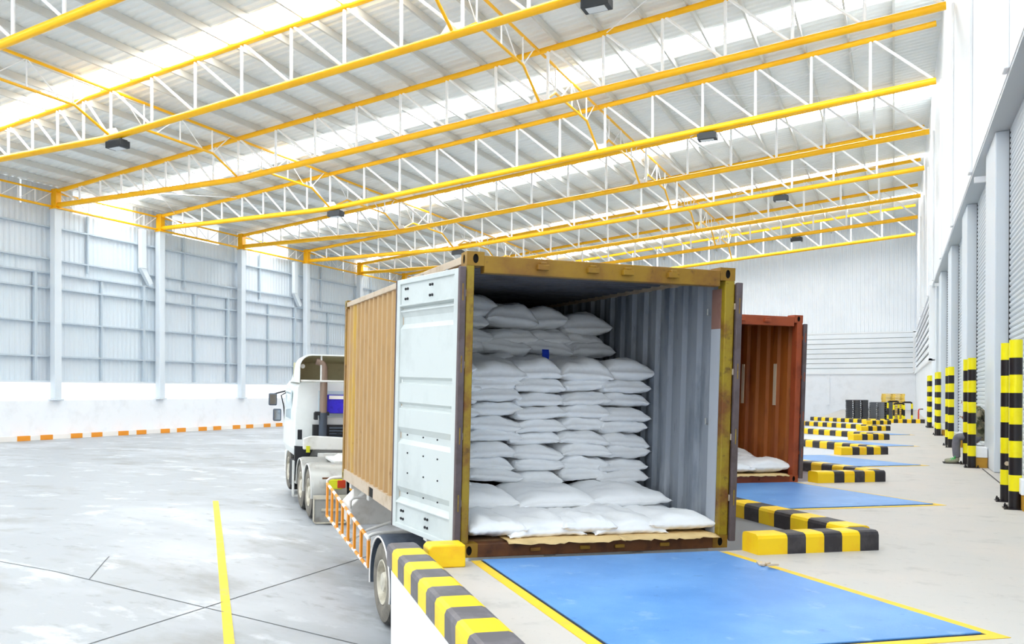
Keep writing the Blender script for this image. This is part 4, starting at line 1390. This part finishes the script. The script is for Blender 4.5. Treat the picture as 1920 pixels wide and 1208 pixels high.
# ================================================================== PALLETS, BARRIERS AND SMALL THINGS AT THE FAR END
def pallet(kind):
    """one pallet: deck slats and feet"""
    a = MB()
    L, W, H = (0.98, 0.8, 0.105)
    if kind == 'wood':
        for i in range(7):
            y = i * (W - 0.1) / 6
            a.box(0, L, y, y + 0.1, H - 0.045, H)
        for i in range(3):
            y = i * (W - 0.09) / 2
            a.box(0, L, y, y + 0.09, 0.0, 0.028)
        for i in range(3):
            for j in range(3):
                x, y = i * (L - 0.12) / 2, j * (W - 0.09) / 2
                a.box(x, x + 0.12, y, y + 0.09, 0.028, H - 0.045)
    else:
        a.box(0, L, 0, W, H - 0.03, H)
        for i in range(3):
            for j in range(3):
                x, y = i * (L - 0.26) / 2, j * (W - 0.16) / 2
                a.box(x, x + 0.26, y, y + 0.16, 0.0, H - 0.03)
    return a
def pallet_stack(kind, mat, loc, rz, nlayers, name, labf):
    proto = None
    for i in range(nlayers):
        if proto is None:
            proto = pallet(kind).build(name, mat)
            o = proto
        else:
            o = proto.copy()
            COL.objects.link(o)
        o.location = (loc[0] + rs.uniform(-.012, .012), loc[1] + rs.uniform(-.012, .012), loc[2] + i * 0.1055)
        o.rotation_euler = (0, 0, rz + rs.uniform(-.012, .012))
        tag(o, labf(i, nlayers), 'pallet', name.replace('_', ' ') + ' stack')
def nth_top(i, n): return 'topmost' if i == n - 1 else ('lowest' if i == 0 else NTH[n - 1 - i] + ' from the top')
pallet_stack('plastic', M['pallet_black'], (-2.12, 48.7, 0.0), 0.12, 10, 'black_plastic_pallet', lambda i, n: 'black plastic pallet in the left dark stack by the back wall, ' + nth_top(i, n))
pallet_stack('plastic', M['pallet_grey'], (-1.05, 48.9, 0.0), 0.12, 9, 'grey_plastic_pallet', lambda i, n: 'dark grey pallet in the wrapped middle stack by the back wall, ' + nth_top(i, n))
pallet_stack('wood', M['pallet_yellow'], (-0.50, 49.6, 0.0), 0.12, 13, 'yellow_wooden_pallet', lambda i, n: 'yellow wooden pallet in the right stack by the back wall, ' + nth_top(i, n))

# striped hoop barriers before the yellow pallets
def barrier(loc, w, h, label, rz):
    t = thing('striped_barrier', label, 'barrier', loc, rz, 'striped hoop barriers')
    a = MB()
    pts = [(0, 0, 0), (0, 0, h * 0.33), (0, 0, h * 0.66), (0, 0, h - 0.06), (0.05, 0, h)]
    for i, (p, q) in enumerate(zip(pts[:-1], pts[1:])):
        a.tube([p, q], 0.045, 10, i % 2)
    a.build('left_leg', [M['boll_yellow'], M['boll_black']], t, smooth=True)
    a = MB()
    pts = [(w, 0, 0), (w, 0, h * 0.33), (w, 0, h * 0.66), (w, 0, h - 0.06), (w - 0.05, 0, h)]
    for i, (p, q) in enumerate(zip(pts[:-1], pts[1:])):
        a.tube([p, q], 0.045, 10, i % 2)
    a.build('right_leg', [M['boll_yellow'], M['boll_black']], t, smooth=True)
    a = MB(); a.tube([(0.05, 0, h), (w - 0.05, 0, h)], 0.045, 10); a.build('top_bar', M['boll_black'], t, smooth=True)
    return t
barrier((-0.28, 48.45, 0), 0.47, 1.0, 'striped hoop barrier at the left before the yellow pallets', 0.15)
barrier((-0.02, 48.1, 0), 0.45, 0.9, 'striped hoop barrier standing nearest the kerb before the yellow pallets', 0.15)
barrier((0.36, 49.0, 0), 0.42, 0.95, 'striped hoop barrier at the right before the yellow pallets', 0.15)
t = thing('hydrant_pipe', 'short red upright pipe with bent top at the far end of the dock', 'pipe', (1.06, 49.0, 0))
a = MB(); a.tube([(0, 0, 0), (0, 0, 0.55), (0.02, 0, 0.6), (0.07, 0, 0.62)], 0.035, 10); a.build('upright', M['red_pipe'], t, smooth=True)
a = MB(); a.tube([(0.07, 0, 0.62), (0.2, 0, 0.62)], 0.025, 10); a.build('handle', M['dark'], t, smooth=True)

# grey strap end caught on the nearest bollard pair
t = thing('hanging_sticker', 'small pale tag stuck on the rear bollard by the nearest roller door', 'tag', (0, 0, 0))
a = MB(); a.lathe([(0.03, 0), (0.03, 0.004), (0.0005, 0.005)], (1.35, 14.05 - 0.078, 0.52), (0, -1, 0), 12); a.build('pale_disc', M['rail_pale'], t)

# cable along the dock by the doors
m = MB()
m.tube([(1.50, 14.3, 0.008), (1.52, 15.4, 0.008), (1.525, 16.4, 0.008), (1.515, 18.0, 0.008), (1.503, 19.6, 0.008)], 0.008, 6)
tag(m.build('floor_cable', M['dark'], smooth=True), 'thin dark cable lying on the dock floor between the bollards', 'cable')

# ================================================================== SEATED PERSON
def skin_mesh(name, verts, edges, mat, parent, root=0, sub=2):
    """verts: (x, y, z, radius[, radius2])"""
    me = bpy.data.meshes.new(name)
    bm = bmesh.new()
    lay = bm.verts.layers.skin.verify()
    bv = []
    for i, v in enumerate(verts):
        q = bm.verts.new(v[:3])
        q[lay].radius = (v[3], v[4] if len(v) > 4 else v[3])
        q[lay].use_root = (i == root)
        bv.append(q)
    for e in edges:
        bm.edges.new((bv[e[0]], bv[e[1]]))
    bm.to_mesh(me)
    bm.free()
    o = bpy.data.objects.new(name, me)
    COL.objects.link(o)
    o.modifiers.new('skin', 'SKIN')
    s = o.modifiers.new('sub', 'SUBSURF'); s.levels = sub; s.render_levels = sub
    dg = bpy.context.evaluated_depsgraph_get()
    dg.update()
    nm = bpy.data.meshes.new_from_object(o.evaluated_get(dg))
    nm.name = name
    o.modifiers.clear()
    o.data = nm
    nm.materials.clear()
    nm.materials.append(mat)
    nm.polygons.foreach_set('use_smooth', [True] * len(nm.polygons))
    o.parent = parent
    return o
P = thing('person', 'person in camouflage jacket and grey trousers sitting bent forward behind the striped bollards', 'person', (1.50, 21.0, 0))
# local frame: faces -X; hip at x = 0, z = 0.50; left hand side is y < 0
Vb = [(0.02, 0, 0.52, .12, .14), (0.05, 0, 0.68, .11, .13), (0.06, 0, 0.86, .12, .15), (0.03, 0, 1.02, .13, .17), (-0.01, 0, 1.12, .09, .11), (-0.05, 0, 1.165, .055), (-0.14, 0, 1.22, .085, .08), (-0.185, 0, 1.30, .09, .085)]
Eb = [(i, i + 1) for i in range(7)]
for s in (-1, 1):
    b = len(Vb)
    # leg
    Vb += [(-0.02, s * 0.10, 0.50, .09), (-0.18, s * 0.12, 0.54, .078), (-0.34, s * 0.13, 0.56, .062), (-0.36, s * 0.13, 0.36, .055), (-0.35, s * 0.13, 0.10, .04), (-0.39, s * 0.135, 0.05, .04), (-0.49, s * 0.14, 0.035, .033)]
    Eb += [(0, b)] + [(b + i, b + i + 1) for i in range(6)]
    b = len(Vb)
    # arm, elbow on the thigh, hands together before the face
    Vb += [(0.02, s * 0.19, 1.06, .06), (-0.02, s * 0.23, 0.92, .05), (-0.08, s * 0.22, 0.78, .042), (-0.15, s * 0.12, 0.84, .035), (-0.20, s * 0.06, 0.90, .026), (-0.235, s * 0.045, 0.94, .03, .018)]
    Eb += [(3, b)] + [(b + i, b + i + 1) for i in range(5)]
    h = b + 5
    for f in range(4):
        c = len(Vb)
        oy = s * (0.045 - 0.004) + (f - 1.5) * 0.016
        oz = 0.0
        ln = (0.040, 0.046, 0.043, 0.034)[f]
        Vb += [(-0.26, oy, 0.965 + oz, .009), (-0.26 - ln * 0.8, oy - s * 0.004, 0.975, .0085), (-0.26 - ln, oy - s * 0.012, 0.955 , .0075)]
        Eb += [(h, c), (c, c + 1), (c + 1, c + 2)]
    c = len(Vb)
    Vb += [(-0.225, s * 0.02, 0.955, .010), (-0.25, s * 0.008, 0.985, .009)]
    Eb += [(h, c), (c, c + 1)]
body = skin_mesh('body', Vb, Eb, M['skin'], P)
# facial features belong to the head
nose = MB(); nose.prism([(0, 0), (-0.028, -0.012), (0, 0.05)], (-0.255, -0.011, 1.255), (1, 0, 0), (0, 0, 1), (0, 0.022, 0))
nose.build('nose', M['skin'], P, bevel=0.006)
for s in (-1, 1):
    a = MB(); a.lathe([(0.0005, -0.008), (0.010, -0.004), (0.012, 0), (0.0005, 0.004)], (-0.265, s * 0.032, 1.295), (-1, 0, -0.3), 10); a.build('eye', M['hair'], P, smooth=True)
    a = MB(); a.lathe([(0.0005, 0.012), (0.018, 0.008), (0.022, 0), (0.012, -0.008)], (-0.165, s * 0.088, 1.27), (0, s, 0), 10); a.build('ear', M['skin'], P, smooth=True)
a = MB(); a.box(-0.255, -0.243, -0.02, 0.02, 1.227, 1.234); a.build('mouth', M['red_light'], P)
hair = skin_mesh('hair', [(-0.135, 0, 1.27, .095, .092), (-0.165, 0, 1.33, .10, .096), (-0.21, 0, 1.355, .07, .07)], [(0, 1), (1, 2)], M['hair'], P)
# jacket
Vj = [(0.02, 0, 0.47, .165, .20), (0.03, 0, 0.56, .175, .205), (0.05, 0, 0.68, .16, .19), (0.06, 0, 0.86, .155, .19), (0.03, 0, 1.02, .16, .205), (-0.01, 0, 1.12, .115, .14), (-0.045, 0, 1.16, .075, .075)]
Ej = [(i, i + 1) for i in range(6)]
for s in (-1, 1):
    b = len(Vj)
    Vj += [(0.02, s * 0.205, 1.06, .085), (-0.02, s * 0.245, 0.92, .075), (-0.08, s * 0.235, 0.78, .068), (-0.15, s * 0.125, 0.84, .056), (-0.19, s * 0.072, 0.885, .044)]
    Ej += [(4, b)] + [(b + i, b + i + 1) for i in range(4)]
skin_mesh('camouflage_jacket', Vj, Ej, M['camo'], P)
Vt = [(0.03, 0, 0.50, .15, .17), (0.04, 0, 0.60, .13, .16)]
Et = [(0, 1)]
for s in (-1, 1):
    b = len(Vt)
    Vt += [(-0.06, s * 0.11, 0.50, .105), (-0.18, s * 0.125, 0.545, .095), (-0.345, s * 0.13, 0.565, .082), (-0.365, s * 0.13, 0.36, .076), (-0.352, s * 0.13, 0.16, .068), (-0.350, s * 0.13, 0.115, .066)]
    Et += [(0, b)] + [(b + i, b + i + 1) for i in range(5)]
skin_mesh('trousers', Vt, Et, M['trousers'], P)
for s in (-1, 1):
    o = skin_mesh('boot', [(-0.345, s * 0.13, 0.15, .058), (-0.342, s * 0.13, 0.06, .056, .052), (-0.42, s * 0.135, 0.055, .05, .05), (-0.52, s * 0.14, 0.045, .04, .045), (-0.565, s * 0.142, 0.038, .03, .036)],
                  [(0, 1), (1, 2), (2, 3), (3, 4)], M['boot'], P)
    a = MB(); a.prism([(-0.285, 0.0), (-0.59, 0.0), (-0.605, 0.018), (-0.29, 0.022)], (0, s * 0.137 - 0.048, 0), (1, 0, 0), (0, 0, 1), (0, 0.096, 0)); a.build('boot_sole', M['sole'], o, bevel=0.006)
    a = MB()
    for i in range(4):
        x = -0.39 - 0.028 * i
        z = 0.112 - 0.012 * i
        a.tube([(x, s * 0.135 - 0.04, z - 0.012), (x, s * 0.135, z + 0.006), (x, s * 0.135 + 0.04, z - 0.012)], 0.009, 6)
    a.tube([(-0.38, s * 0.135 - 0.03, 0.125), (-0.39, s * 0.135 - 0.05, 0.16), (-0.40, s * 0.135 - 0.055, 0.13)], 0.008, 6)
    a.build('bootlace', M['lace'], o, smooth=True)
# low bench the person sits on
t = thing('low_bench', 'low white stool with ochre front under the seated person', 'stool', (1.32, 20.83, 0))
a = MB(); a.box(0, 0.36, 0, 0.34, 0.34, 0.385); a.build('seat', M['white_wall'], t, bevel=0.01)
a = MB(); a.box(0, 0.03, 0.02, 0.32, 0.24, 0.34); a.build('front_rail', M['box_base'], t)
for x in (0.02, 0.30):
    for y in (0.02, 0.28):
        a = MB(); a.box(x, x + 0.04, y, y + 0.04, 0, 0.34); a.build('leg', M['white_wall'], t)
